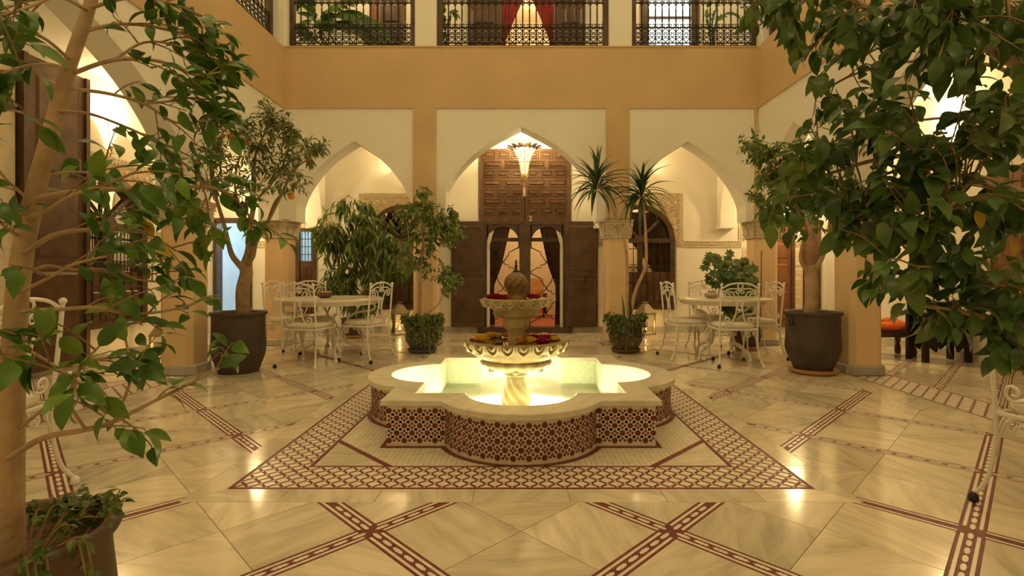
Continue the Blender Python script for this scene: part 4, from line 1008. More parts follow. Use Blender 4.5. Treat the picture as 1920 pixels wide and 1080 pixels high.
# glass lantern before the number two door
LX, LY = .055, 8.62
t = thing('glass_lantern', 'trumpet shaped glass and brass lantern hanging before the carved door', 'lamp', (LX, LY, .09))
rows = [(.05, 2.66), (.065, 2.78), (.09, 2.90), (.135, 3.0), (.165, 3.04)]; n = 12
for k in range(n):
    a0, a1 = 2*PI*(k+.06)/n, 2*PI*(k+.94)/n; v = []
    for r, z in rows: v += [(r*math.cos(a0), r*math.sin(a0), z), (r*math.cos(a1), r*math.sin(a1), z)]
    MB().add(v, [(2*i, 2*i+1, 2*i+3, 2*i+2) for i in range(4)]).build('glass_strip', 'lamp_glass', t)
    a = 2*PI*k/n; MB().tube([(r*1.02*math.cos(a), r*1.02*math.sin(a), z) for r, z in rows], .011, 4).build('rib', 'brass', t)
    am = (a0+a1)/2; MB().ball((.083*math.cos(am), .083*math.sin(am), 2.85), .011, 5, 3).build('gem', 'blue_glass', t)
    c, s = math.cos(am), math.sin(am)      # leaf shaped brass crown flaring outwards
    w = .055; pl = [(-w, .165, 3.05), (-w*1.1, .20, 3.09), (-w*.7, .27, 3.125), (0, .325, 3.12), (w*.7, .27, 3.125), (w*1.1, .20, 3.09), (w, .165, 3.05), (0, .19, 3.085)]
    mm = MB().add([(x*-s+r*c, x*c+r*s, z) for x, r, z in pl], [(i, i+1, 7) for i in range(6)]).build('crown_leaf', 'brass', t)
    MB().ball((.205*c, .205*s, 3.085), .02, 6, 4).build('gem', 'yellow_glass' if k % 3 == 0 else 'blue_glass', mm)
    if k % 2 == 0: MB().tube([(.17*c, .17*s, 3.06), (.02*c, .02*s, 3.28)], .004, 4).build('chain', 'brass', t)
MB().lathe([(.015, 2.52), (.04, 2.56), (.055, 2.60), (.06, 2.63), (.052, 2.66)], 16).build('bottom_cup', 'brass', t, True)
MB().tube([(0, 0, 2.40), (0, 0, 2.54)], .007, 5).build('finial_rod', 'brass', t)
MB().lathe([(.006, 2.44), (.018, 2.42), (.024, 2.29), (.02, 2.28)], 10).build('tassel', 'carved', t, True)
MB().tube([(0, 0, 3.26), (0, 0, 3.385)], .008, 5).build('ceiling_rod', 'brass', t)
MB().ball((0, 0, 3.08), .035, 8, 5).build('bulb', 'bulb', t)
lamp('lantern_light', (LX, LY, 3.27), 70, (1, .76, .38), .05)
# floor lanterns
def floor_lantern(x, y, lab, s=1.0, rz=.5):
    t = thing('floor_lantern', lab, 'lantern', (x, y, 0), rz, 'steel and glass floor lanterns'); h = .13*s
    MB().box(-h, h, -h, h, .0, .03).build('base', 'steel', t)
    for sx in (-1, 1):
        for sy in (-1, 1): MB().box(sx*h*.9-.009, sx*h*.9+.009, sy*h*.9-.009, sy*h*.9+.009, .03, .37*s).build('post', 'steel', t)
        MB().box(sx*h*.9-.002, sx*h*.9+.002, -h*.85, h*.85, .03, .36*s).build('glass_pane', 'lantern_pane', t); MB().box(-h*.85, h*.85, sx*h*.9-.002, sx*h*.9+.002, .03, .36*s).build('glass_pane', 'lantern_pane', t)
    R4 = lambda r, z: [(-r, -r, z), (r, -r, z), (r, r, z), (-r, r, z)]
    m = MB(); m.add(R4(h*1.02, .36*s)+R4(h*1.05, .38*s)+R4(h*.35, .53*s)+R4(h*.22, .545*s), [(i*4+k, i*4+(k+1) % 4, i*4+4+(k+1) % 4, i*4+4+k) for i in range(3) for k in range(4)]+[(12, 13, 14, 15)]); m.build('roof', 'lantern_metal', t)
    MB().lathe([(.02, .54*s), (.055, .565*s), (.06, .575*s), (.02, .58*s)], 12).build('cap', 'steel', t)
    MB().lathe([(.035, .03), (.035, .09)], 12).build('candle', 'cushion', t); MB().lathe([(.004, .09), (.013, .105), (.003, .14)], 8).build('flame', 'candle', t)
    lamp('candle_light', (x, y, .17), 2.2, (1, .58, .18), .015)
floor_lantern(-2.14, 9.03, 'steel and glass floor lantern with candle below the left arched window')
floor_lantern(2.19, 9.03, 'steel and glass floor lantern with candle behind the dracaena pot')
floor_lantern(-4.62, 6.55, 'small floor lantern with ring handle under the window on the left wall', .8)
# ================================================================== WROUGHT IRON FURNITURE
def xz(pts, y, r, n=5): return MB().tube([(p[0], y, p[1]) for p in pts], r, n)
def chair_parts():
    out = []                                 # (name, mesh)
    def part(nm, mb, m='white_iron', sm=True): out.append((nm, mb.mesh(nm, m, sm)))
    W2, D2, SH = .215, .21, .445
    yb = lambda z: -D2-max(0, z-SH)*.10      # the back leans
    rows = []
    for z, gr in ((SH+.0, .02), (SH+.012, 0), (SH+.04, 0), (SH+.058, .03)):
        ring = []
        for k in range(28):
            a = 2*PI*k/28; c, s = math.cos(a), math.sin(a); e = .55
            ring.append(((W2-gr)*math.copysign(abs(c)**e, c), (D2-gr)*math.copysign(abs(s)**e, s)+.0, z))
        rows.append(ring)
    mb = MB(); mb.add([p for r in rows for p in r], [(i*28+k, i*28+(k+1) % 28, (i+1)*28+(k+1) % 28, (i+1)*28+k) for i in range(3) for k in range(28)]+[tuple(range(84, 112))]); part('cushion', mb, 'cushion')
    fr = [(W2, -D2, SH-.012), (W2, D2*.8, SH-.012), (W2*.8, D2, SH-.012), (-W2*.8, D2, SH-.012), (-W2, D2*.8, SH-.012), (-W2, -D2, SH-.012)]
    part('seat_frame', MB().tube(fr, .012, 6, closed=True), sm=False)
    for s in (-1, 1):
        leg = catmull([(s*(W2+.035), -D2-.075, .035), (s*(W2+.01), -D2-.03, .12), (s*W2, -D2, .28), (s*W2, -D2, SH), (s*W2, yb(.7), .7), (s*(W2-.004), yb(.94), .94)], 5)
        part('back_leg', MB().tube(leg, .0105, 6)); part('ball_finial', MB().ball((s*(W2-.004), yb(.95), .952), .018, 8, 6))
        leg = catmull([(s*(W2-.01), D2-.02, SH-.01), (s*(W2+.025), D2+.015, .36), (s*(W2+.01), D2+.005, .22), (s*(W2-.005), D2-.01, .12), (s*(W2+.025), D2+.03, .035)], 5)
        part('front_leg', MB().tube(leg, [.0125]*10+[.0105]*11, 6))
        for x, y in ((s*(W2+.036), -D2-.08), (s*(W2+.026), D2+.032)): part('foot', MB().lathe([(.018, 0), (.022, .012), (.02, .03), (.011, .045)], 8, c=(x, y)), 'foot_black' if s*y > 0 else 'white_iron')
    bt = lambda pts: [(p[0], yb(p[1]), p[1]) for p in pts]
    part('top_rail', MB().tube(catmull(bt([(-W2, .905), (-.12, .955), (0, .972), (.12, .955), (W2, .905)]), 5), .0095, 6))
    part('mid_rail', MB().tube(catmull(bt([(-W2, .86), (-.12, .905), (-.04, .905), (0, .885), (.04, .905), (.12, .905), (W2, .86)]), 4), .007, 5))
    part('ring', MB().tube(bt([(.03*math.cos(a), .938+.03*math.sin(a)) for a in [i*PI/6 for i in range(12)]]), .007, 5, closed=True))
    part('center_link', MB().tube(bt([(-.018, .66), (-.018, .75), (0, .772), (.018, .75), (.018, .66), (0, .638)]), .006, 5, closed=True))
    for s in (-1, 1):
        c1 = spiral((s*.135, .835), .042, PI/2, 1.15, 14, .25, -s)[::-1]
        c2 = spiral((s*.13, .545), .042, -PI/2, 1.15, 14, .25, s)
        body = [(s*.055, .80), (s*.035, .70), (s*.045, .60), (s*.08, .52)]
        body = [(p.x, p.z) for p in catmull([(a, 0, b_) for a, b_ in [(s*.135, .877), (s*.085, .862)]+body+[(s*.13, .503)]], 4)]
        part('back_scroll', MB().tube(bt(c1[:-1]+body+c2[1:]), .0075, 5))
        part('small_scroll', MB().tube(bt(spiral((s*.032, .872), .028, PI*.5, 1.1, 10, .3, s)), .006, 5))
    skirt = lambda f: catmull([f(.0, -.02), f(.035, -.022)], 2)
    def scr(f): return MB().tube([f(*p) for p in [(-.0, -.22), (.01, -.12), (.035, -.055), (.075, -.03)]+spiral((.095, -.07), .04, PI/2, 1.1, 12, .3, -1)], .006, 5)
    for s in (-1, 1):
        for e in (-1, 1):
            part('skirt_scroll', scr(lambda a, b_: (s*W2, e*(D2-.005-a), SH+b_)))
            part('skirt_scroll', scr(lambda a, b_: (s*(W2-.005-a), e*(D2-.005), SH+b_)))
    return out
CH = chair_parts()
def chair(x, y, rz, lab, grp):
    t = thing('iron_chair', lab, 'chair', (x, y, 0), rz, grp)
    for nm, me in CH: link(nm, me, t)
D_ = math.radians
GL, GR = 'white wrought iron chairs round the left table', 'white wrought iron chairs round the right table'
TL, TR = (-2.45, 6.58), (2.60, 6.62)
chair(-3.02, 6.72, D_(-100), 'white iron chair left of the left table, beside the orange tree pot', GL)
chair(-2.52, 6.10, D_(-10), 'white iron chair with its back to the viewer at the left table', GL)
chair(-1.97, 6.46, D_(68), 'white iron chair right of the left table, turned to the bamboo like palm', GL)
chair(-2.88, 7.14, D_(-145), 'white iron chair at the far side of the left table, mostly hidden', GL)
chair(2.13, 6.60, D_(-85), 'white iron chair left of the right table, beside the floor lantern', GR)
chair(2.66, 7.22, D_(178), 'white iron chair at the far side of the right table, facing the viewer', GR)
chair(2.52, 6.12, D_(-2), 'white iron chair with its back to the viewer at the right table', GR)
chair(3.02, 6.60, D_(92), 'white iron chair right of the right table, by the corner pillar', GR)
chair(-2.56, 2.36, D_(98), 'white iron chair in the left foreground behind the slender tree trunk', 'white wrought iron chairs in the foreground')
chair(2.50, 2.26, D_(-80), 'white iron chair at the right edge below the fig leaves', 'white wrought iron chairs in the foreground')
def table(x, y, lab, R=.60):
    t = thing('round_table', lab, 'table', (x, y, 0), .5, 'round garden tables')
    MB().lathe([(R-.06, .70), (R-.05, .735), (R-.01, .735), (R, .745), (R, .765), (R-.01, .77), (.0, .77)], 48).build('table_top', 'table_top', t)
    MB().tube([((R-.08)*math.cos(a), (R-.08)*math.sin(a), .70) for a in [i*PI/16 for i in range(32)]], .012, 6, closed=True).build('rim_ring', 'white_iron', t)
    MB().tube([(.17*math.cos(a), .17*math.sin(a), .30) for a in [i*PI/10 for i in range(20)]], .009, 5, closed=True).build('brace_ring', 'white_iron', t)
    for k in range(4):
        a = k*PI/2; c, s = math.cos(a), math.sin(a)
        p = catmull([(r*c, r*s, z) for r, z in ((R-.10, .695), (R-.11, .60), (.30, .56), (.20, .46), (.16, .33), (.20, .2), (.34, .13), (.40, .09), (.41, .03))], 5)
        MB().tube(p, .017, 6).build('leg', 'white_iron', t, True); MB().lathe([(.026, 0), (.028, .02), (.018, .04)], 8, c=(.41*c, .41*s)).build('foot', 'white_iron', t)
        q = [(.20, .36)]+spiral((.30, .38), .055, PI, 1.2, 14, .25, -1)
        MB().tube([(r*c, r*s, z) for r, z in q], .009, 5).build('scroll', 'white_iron', t, True)
table(*TL, 'round cream table with iron legs at the left, holding a wooden bowl', .65); table(*TR, 'round cream table with iron legs at the right, holding a metal ashtray', .58)
t = thing('ashtray', 'small wooden lidded ashtray on the left table', 'ashtray', (-2.50, 6.52, .77))
MB().lathe([(.05, 0), (.085, .02), (.095, .045), (.085, .06), (.06, .05), (.02, .04)], 20).build('bowl', 'brown_clay', t, True); MB().lathe([(.075, .06), (.09, .07), (.07, .085), (.03, .08)], 20).build('lid', 'terracotta', t, True)
t = thing('ashtray', 'shiny round metal ashtray on the right table', 'ashtray', (2.42, 6.50, .77))
MB().lathe([(.03, 0), (.075, .012), (.09, .04), (.075, .068), (.045, .078), (.04, .07)], 24).build('bowl', 'steel', t, True); MB().lathe([(.043, .078), (.05, .085), (.042, .09)], 16).build('rim', 'steel', t, True)
# right gallery: bench with orange cushions, black inlaid table
t = thing('low_bench', 'low dark bench with turned edge in the right gallery under orange cushions', 'bench', (4.75, 6.78, 0))
MB().box(-.40, .40, -.20, .20, .26, .33).build('seat', 'dark_wood', t)
for sx in (-1, 1):
    for sy in (-1, 1): MB().lathe([(.03, 0), (.04, .06), (.025, .14), (.04, .22), (.035, .26)], 10, c=(sx*.34, sy*.14)).build('leg', 'dark_wood', t)
def cushion(x, y, z, rz, lab, rx=0, s=.16):
    m = MB(); rows = [(.02, -.055), (.7, -.05), (1, 0), (.7, .05), (.02, .055)]; v = []
    for f, z_ in rows:
        for k in range(24): a = 2*PI*k/24; c, q = math.cos(a), math.sin(a); v.append((s*f*math.copysign(abs(c)**.5, c), s*f*math.copysign(abs(q)**.5, q), z_))
    m.add(v, [(i*24+k, i*24+(k+1) % 24, i*24+24+(k+1) % 24, i*24+24+k) for i in range(4) for k in range(24)])
    o = m.build('cushion', 'orange_cloth', None, True); o.location = (x, y, z); o.rotation_euler = (rx, 0, rz); tag(o, lab, 'cushion', 'orange cushions in the right gallery')
cushion(4.50, 6.76, .385, .2, 'orange cushion on the bench, nearest the front right pillar'); cushion(4.80, 6.74, .385, -.3, 'orange cushion on the bench, in the middle'); cushion(5.02, 6.86, .40, .5, 'orange cushion on the bench, nearest the black inlaid table', .4)
t = thing('inlaid_table', 'black carved side table with gilt flower inlays in the right gallery', 'table', (5.18, 6.36, 0))
MB().box(-.30, .30, -.16, .16, .56, .60).build('table_top', 'iron', t)
for sx in (-1, 1):
    for sy in (-1, 1): MB().box(sx*.26-.03, sx*.26+.03, sy*.13-.025, sy*.13+.025, 0, .56).build('leg', 'iron', t)
for sy in (-1, 1):
    m = MB(); m.prism([(-.23, .2), (-.13, .12), (-.10, .22), (-.05, .26), (0, .34), (.05, .26), (.10, .22), (.13, .12), (.23, .2), (.23, .56), (-.23, .56)], -.012, .012, lambda a, b_, c: (a, sy*.13+c, b_)); ap = m.build('carved_apron', 'iron', t)
    for sx in (-1, 1):
        m = MB()
        for k in range(4): m.tube([(sx*.11+.032*math.cos(k*PI/2+.8)+.02*math.cos(a), sy*.13+sy*.016, .37+.032*math.sin(k*PI/2+.8)+.02*math.sin(a)) for a in [i*PI/4 for i in range(8)]], .007, 4, closed=True)
        m.build('flower_inlay', 'inlay_gold', ap)

# ================================================================== POTS
def pot(nm, lab, x, y, H, rr, rb, m, bulge, rim=.025, saucer=None, lugs=False, soil=.05):
    t = thing(nm, lab, 'pot', (x, y, 0)); z0 = .0
    if saucer: MB().lathe([(rb*1.02, 0), (rb*1.24, .012), (rb*1.36, .05), (rb*1.30, .055), (rb*1.1, .03), (.0, .03)], 40).build('saucer', saucer, t, True); z0 = .03
    b_ = bulge; pr = catmull([(rb, z0, 0), (rb*1.10, z0+H*.08, 0), (b_, z0+H*.34, 0), (b_*.985, z0+H*.6, 0), (rr*.93, z0+H*.86, 0), (rr*.94, z0+H*.93, 0)], 4)
    prof = [(p.x, p.y) for p in pr]+[(rr, z0+H*.945), (rr+.006, z0+H*.97), (rr-.002, z0+H), (rr-rim, z0+H*.995), (rr-rim-.012, z0+H*.95), (rr-rim-.02, z0+H-soil-.01)]
    MB().lathe(prof, 44).build('vessel', m, t, True)
    MB().lathe([(.0, z0+H-soil+.012), ((rr-rim)*.5, z0+H-soil+.008), (rr-rim-.012, z0+H-soil)], 24, cap=False).build('soil', 'soil', t, True)
    if lugs:
        for a in (PI*1.06, -.06): MB().tube([((b_*.97+.012)*math.cos(a)+.0, (b_*.97+.01)*math.sin(a)+.032*math.cos(q), z0+H*.83+.032*math.sin(q)) for q in [i*PI/5 for i in range(10)]], .011, 6, closed=True).build('lug', m, t, True)
    return z0+H-soil
HL = pot('clay_pot', 'large dark clay pot holding the orange tree', -3.12, 5.66, .665, .285, .20, 'dark_clay', .272, lugs=False)
HR = pot('clay_pot', 'large round brown black clay pot on a terracotta saucer at right', 3.19, 5.60, .645, .285, .185, 'dark_clay', .272, saucer='terracotta', lugs=True)
HS = pot('glazed_pot', 'small blue grey pot with trailing plant, left of the fountain', -1.36, 7.05, .43, .22, .15, 'grey_clay', .225, saucer='grey_clay')
HD = pot('glazed_pot', 'small brown pot with trailing plant, right of the fountain', 1.44, 7.05, .43, .21, .15, 'brown_clay', .225, saucer='brown_clay')
HB = pot('brown_pot', 'brown pot behind the left table under the bamboo like palm', -2.82, 8.60, .30, .20, .14, 'brown_clay', .19, saucer='terracotta')
HC = pot('brown_pot', 'brown pot on a terracotta saucer behind the right table', 3.22, 7.30, .42, .19, .13, 'dark_clay', .19, saucer='terracotta')
HF = pot('clay_bowl_pot', 'wide brown clay pot in the left bottom corner holding the slender tree', -1.175, 1.17, .50, .205, .15, 'pot_clay', .205, rim=.025)
HG = pot('clay_pot', 'large clay pot outside the right edge holding the dense fig tree', 2.30, 1.30, .55, .27, .19, 'dark_clay', .27)

# ================================================================== PLANTS
def leaf_mesh(nm, m, w=.42, fold=.12, droop=.25, tip=.0, rows=6):        # unit length along +X, normal +Z
    v = []
    for i in range(rows+1):
        t = i/rows; h = w/2*(math.sin(PI*t**.85))**.8*(1-.25*t) if 0 < t < 1 else .004
        x = t*(1-.08*t); z = .10*math.sin(PI*t*.8)-droop*t*t
        v += [(x, h, z+fold*h*2), (x, 0, z), (x, -h, z+fold*h*2)]
    f = []
    for i in range(rows): f += [(i*3, i*3+1, i*3+4, i*3+3), (i*3+1, i*3+2, i*3+5, i*3+4)]
    return MB().add(v, f).mesh(nm, m, True)
LEAF = {'ficus': leaf_mesh('leaf', 'leaf_ficus', .50, .10, .22), 'fig': leaf_mesh('leaf', 'leaf_fig', .56, .08, .30),
        'small': leaf_mesh('leaf', 'leaf_mid', .50, .12, .3, rows=4), 'olive': leaf_mesh('leaf', 'leaf_olive', .26, .1, .2, rows=4),
        'bamboo': leaf_mesh('leaf', 'leaf_mid', .17, .1, .35, rows=5), 'round': leaf_mesh('leaf', 'leaf_mid', .62, .06, .08, rows=5), 'blade': leaf_mesh('leaf', 'leaf_blade', .085, .25, .22, rows=6), 'yellow': leaf_mesh('leaf', 'leaf_yellow', .5, .1, .2)}
EYE = Vector((0, 0, CAM_H))
class Plant:
    def __init__(s, nm, lab, base, cat='tree', seed=1, group=None):
        s.base = Vector(base); s.root = thing(nm, lab, cat, base, 0, group); s.rd = random.Random(seed); s.nodes = []; s.leaves = []; s.tw = MB(); s.ntw = 0
    def branch(s, pts, r0, r1, m='bark', nm='branch', n=6, smooth=6, keep=True):
        P = catmull(pts, smooth); MB().tube([p-s.base for p in P], r0, n, r1).build(nm, m, s.root, True)
        if keep: s.nodes += P[len(P)//5:]
        return P
    def twig(s, pts, r0=.003, r1=.0012, sm=4):
        P = catmull(pts, sm) if len(pts) > 2 else [Vector(p) for p in pts]
        s.tw.tube([p-s.base for p in P], r0, 4, r1, cap=False); return P
    def leaf(s, p, d, L_, kind, up=None):
        rd = s.rd; d = Vector(d).normalized(); u = Vector(up) if up is not None else Vector((rd.gauss(0, .5), rd.gauss(0, .5)-.35, 1))
        z = u-d*u.dot(d); z = z.normalized() if z.length > 1e-3 else d.orthogonal().normalized(); y = z.cross(d); p = Vector(p)-s.base
        s.leaves.append((kind, L_, p, d, y, z))
    def spray(s, P, n, L_, kind, spread=1.0, droop=.35, start=.25, pet=.12):       # leaves along a twig
        rd = s.rd; m = len(P)
        for i in range(n):
            t = start+(1-start)*(i+1)/n; k = min(m-2, int(t*(m-1)-1e-6)); p = P[k].lerp(P[k+1], min(1, t*(m-1)-k)); a = (P[k+1]-P[k]).normalized()
            sd = a.orthogonal(); sd.rotate(Matrix.Rotation(rd.uniform(0, 2*PI), 3, a)); sd = (sd+Vector((0, 0, -.1))).normalized()
            d = a*rd.uniform(.3, .9)+sd*spread*rd.uniform(.5, 1.1)+Vector((0, 0, -droop*rd.uniform(.3, 1.6))); l = L_*rd.uniform(.6, 1.18)
            q = p+d.normalized()*l*pet; s.tw.tube([p-s.base, q-s.base], .0012, 3, cap=False) if l > .05 else None
            s.leaf(q, d, l, kind)
    def cluster(s, p, length, n, L_, kind, droop=.35, dirn=None, r0=.003):     # a twig from the nearest branch node to p, leaves on its end
        p = Vector(p); q = min(s.nodes, key=lambda c: (c-p).length_squared); d = (p-q)
        if d.length < 1e-3: return
        mid = q.lerp(p, .55)+Vector((s.rd.uniform(-.1, .1), s.rd.uniform(-.1, .1), s.rd.uniform(.0, .16)))*d.length
        P = s.twig([q, mid, p], r0*(.7+d.length*.8), r0*.45); k0 = max(.12, 1-length/max(d.length, 1e-3)); s.spray(P, n, L_, kind, droop=droop, start=k0)
    def finish(s, most=300, nm='leaf', twm='twig'):
        if s.tw.v: s.tw.build('twig', twm, s.root, kind='stuff')
        def shown(l):
            p = l[2]+s.base-EYE; c = l[2]+s.base
            if c.y < .3: return 1e9
            px, py = VX+FPX*c.x/c.y, VY-FPX*(c.z-CAM_H)/c.y; off = 0 if (-20 < px < 1940 and -20 < py < 1100) else 1e6
            return off+p.length/l[1]
        s.leaves.sort(key=shown); rest = {}
        for i, (k, l, p, d, y, z) in enumerate(s.leaves):
            A = Matrix(((d.x*l, y.x*l, z.x*l, p.x), (d.y*l, y.y*l, z.y*l, p.y), (d.z*l, y.z*l, z.z*l, p.z), (0, 0, 0, 1)))
            if i < most: link(nm, LEAF[k], s.root, A)
            else: rest.setdefault(k, []).append(np.array(A))
        for k, Ms in rest.items():
            me = LEAF[k]; v = np.empty(len(me.vertices)*3); me.vertices.foreach_get('co', v); v = np.c_[v.reshape(-1, 3), np.ones(len(me.vertices))]
            V = np.concatenate([(v @ A.T)[:, :3] for A in Ms]); F0 = np.array([list(p.vertices) for p in me.polygons]); F = np.concatenate([F0+i*len(v) for i in range(len(Ms))])
            m2 = bpy.data.meshes.new(nm+'_mass'); m2.from_pydata(V.tolist(), [], F.tolist()); m2.materials.append(me.materials[0]); m2.polygons.foreach_set('use_smooth', [True]*len(m2.polygons))
            link(nm+'_mass', m2, s.root)['kind'] = 'stuff'
# ---- slender tree in the left foreground
B = (-1.155, 1.155, HF); pl = Plant('slender_fig_tree', 'slender pale trunked tree with pointed green leaves in the left foreground', B, seed=11)
trunk = [at(18, 1062, 1.15), at(20, 900, 1.15), at(24, 700, 1.15), at(36, 520, 1.16), at(62, 380, 1.18), at(95, 250, 1.2), at(128, 130, 1.23), at(170, 5, 1.26), at(200, -120, 1.3)]
pl.branch(trunk, .0265, .011, nm='trunk', n=10)
BR = [  # (points as px,py,depth), radius, twigs, leaf count per twig
 ([(48, 376, 1.17), (150, 359, 1.2), (299, 352, 1.3), (400, 352, 1.4), (440, 372, 1.45), (480, 420, 1.5)], .009, 18, 5),
 ([(41, 412, 1.17), (90, 392, 1.12), (135, 366, 1.08), (200, 345, 1.05), (255, 322, 1.05)], .006, 8, 4),
 ([(58, 337, 1.18), (116, 324, 1.22), (170, 322, 1.3), (240, 310, 1.36)], .005, 7, 4),
 ([(128, 140, 1.23), (215, 112, 1.25), (300, 115, 1.3), (365, 140, 1.36), (415, 135, 1.4)], .007, 13, 5),
 ([(118, 165, 1.22), (200, 175, 1.26), (270, 195, 1.3), (330, 230, 1.36), (385, 225, 1.4)], .006, 12, 5),
 ([(110, 208, 1.2), (170, 214, 1.25), (240, 240, 1.3), (290, 265, 1.34), (335, 300, 1.38), (345, 350, 1.4)], .005, 9, 4),
 ([(150, 60, 1.24), (230, 45, 1.3), (310, 55, 1.34), (370, 75, 1.4), (410, 110, 1.45)], .006, 13, 5),
 ([(130, 128, 1.23), (90, 120, 1.1), (40, 125, 1.0), (0, 140, .95)], .004, 8, 4), ([(165, 20, 1.25), (110, -5, 1.15), (50, 15, 1.08), (0, 30, 1.0)], .005, 11, 5), ([(95, 250, 1.2), (50, 215, 1.1), (10, 205, 1.0)], .004, 6, 4),
 ([(215, 112, 1.25), (270, 80, 1.3), (330, 85, 1.35), (375, 110, 1.4)], .004, 11, 5), ([(270, 195, 1.3), (320, 190, 1.34), (370, 185, 1.4), (405, 215, 1.45)], .004, 10, 5),
 ([(335, 300, 1.38), (370, 330, 1.4), (390, 390, 1.42), (380, 440, 1.42)], .004, 9, 4),
 ([(165, 15, 1.25), (250, -5, 1.28), (330, 10, 1.34), (380, 30, 1.4)], .006, 10, 5),
 ([(135, 115, 1.23), (80, 70, 1.15), (20, 55, 1.1), (-20, 60, 1.05)], .005, 8, 4),
 ([(40, 478, 1.16), (97, 442, 1.12), (161, 431, 1.15), (222, 431, 1.22), (280, 440, 1.3), (330, 470, 1.35)], .008, 11, 5),
 ([(34, 550, 1.16), (83, 525, 1.1), (140, 495, 1.08), (200, 480, 1.1)], .005, 7, 4),
 ([(30, 525, 1.16), (83, 500, 1.2), (139, 506, 1.24), (208, 506, 1.3), (264, 525, 1.36), (330, 530, 1.4)], .006, 11, 5),
 ([(32, 584, 1.15), (117, 580, 1.12), (180, 577, 1.12), (236, 588, 1.16), (300, 585, 1.2), (365, 570, 1.25)], .007, 10, 4),
 ([(5, 865, 1.14), (80, 822, 1.1), (161, 806, 1.1), (215, 790, 1.12), (290, 752, 1.16), (365, 715, 1.22), (412, 690, 1.26)], .009, 8, 4),
 ([(215, 790, 1.12), (240, 730, 1.12), (247, 690, 1.13), (236, 640, 1.14)], .004, 6, 5),
 ([(161, 806, 1.1), (130, 750, 1.05), (150, 690, 1.04), (185, 650, 1.05)], .004, 6, 4),
 ([(32, 806, 1.15), (97, 752, 1.1), (160, 683, 1.1), (200, 670, 1.12)], .005, 7, 5),
 ([(28, 640, 1.15), (60, 660, 1.05), (110, 690, 1.0), (150, 720, .98)], .004, 6, 5),
 ([(20, 700, 1.15), (-10, 640, 1.1), (-30, 600, 1.05)], .005, 4, 4), ([(48, 450, 1.17), (10, 425, 1.12), (-30, 380, 1.05)], .006, 6, 4), ([(62, 380, 1.18), (20, 345, 1.15), (-20, 300, 1.1)], .005, 6, 4)]
for pts, r, nt_, nl in BR:
    nt_ = max(3, int(nt_*.68))
    P = pl.branch([at(*p) for p in pts], r*.85, .0025, m='bark', n=5)
    for i in range(nt_):
        t = .22+.78*(i+1)/nt_; k = min(len(P)-2, int(t*(len(P)-1))); p = P[k]; a = (P[min(k+1, len(P)-1)]-P[k-1]).normalized(); ln = pl.rd.uniform(.05, .13)
        d = (a*.7+Vector((pl.rd.uniform(-.6, .6), pl.rd.uniform(-.6, .6), pl.rd.uniform(-.75, .8)))).normalized()
        Q = pl.twig([p, p+d*ln*.5+Vector((0, 0, .006)), p+d*ln], .0022, .0012); pl.spray(Q, nl, .066, 'ficus', droop=.3, start=.2)
    pl.leaf(P[-1], P[-1]-P[-3], .075, 'ficus')
for (px, py, Y) in ((285, 452, 1.2), (262, 415, 1.28)): pl.leaf(at(px, py, Y), (.6, 0, -.5), .06, 'yellow')
pl.finish(300)
# ground cover in its pot
pl = Plant('creeping_plant', 'creeping leafy plant over the soil of the left corner pot', (-1.175, 1.17, HF), 'plant', seed=5)
for k in range(17):
    a = pl.rd.uniform(.1, 2.1); r = pl.rd.uniform(.05, .14); p = Vector((-1.175+r*math.cos(a), 1.17+r*math.sin(a), HF+.005)); rr = r+pl.rd.uniform(.05, .12)
    q = Vector((-1.175+rr*math.cos(a+.3), 1.17+rr*math.sin(a+.3), HF+pl.rd.uniform(.02, .07))); P = pl.twig([p, p.lerp(q, .5)+Vector((0, 0, .03)), q], .003, .0015); pl.spray(P, 7, .033, 'small', start=.1, droop=.1)
for k in range(5):     # runners hanging over the rim
    a = pl.rd.uniform(-.75, .25); p = Vector((-1.175+.17*math.cos(a), 1.17+.17*math.sin(a), HF+.05)); q = p+Vector((.06*math.cos(a), .06*math.sin(a), .02)); e = q+Vector((.03*math.cos(a), .03*math.sin(a), -pl.rd.uniform(.04, .1)))
    P = pl.twig([p, q, e], .003, .0015); pl.spray(P, 10, .034, 'small', start=.1)
for (px, py) in ((225, 918), (232, 940)): P = pl.twig([at(195, 985, 1.2), at(212, 950, 1.2), at(px, py, 1.2)], .003, .0015); pl.spray(P, 9, .03, 'small', start=.1)
pl.finish(300)
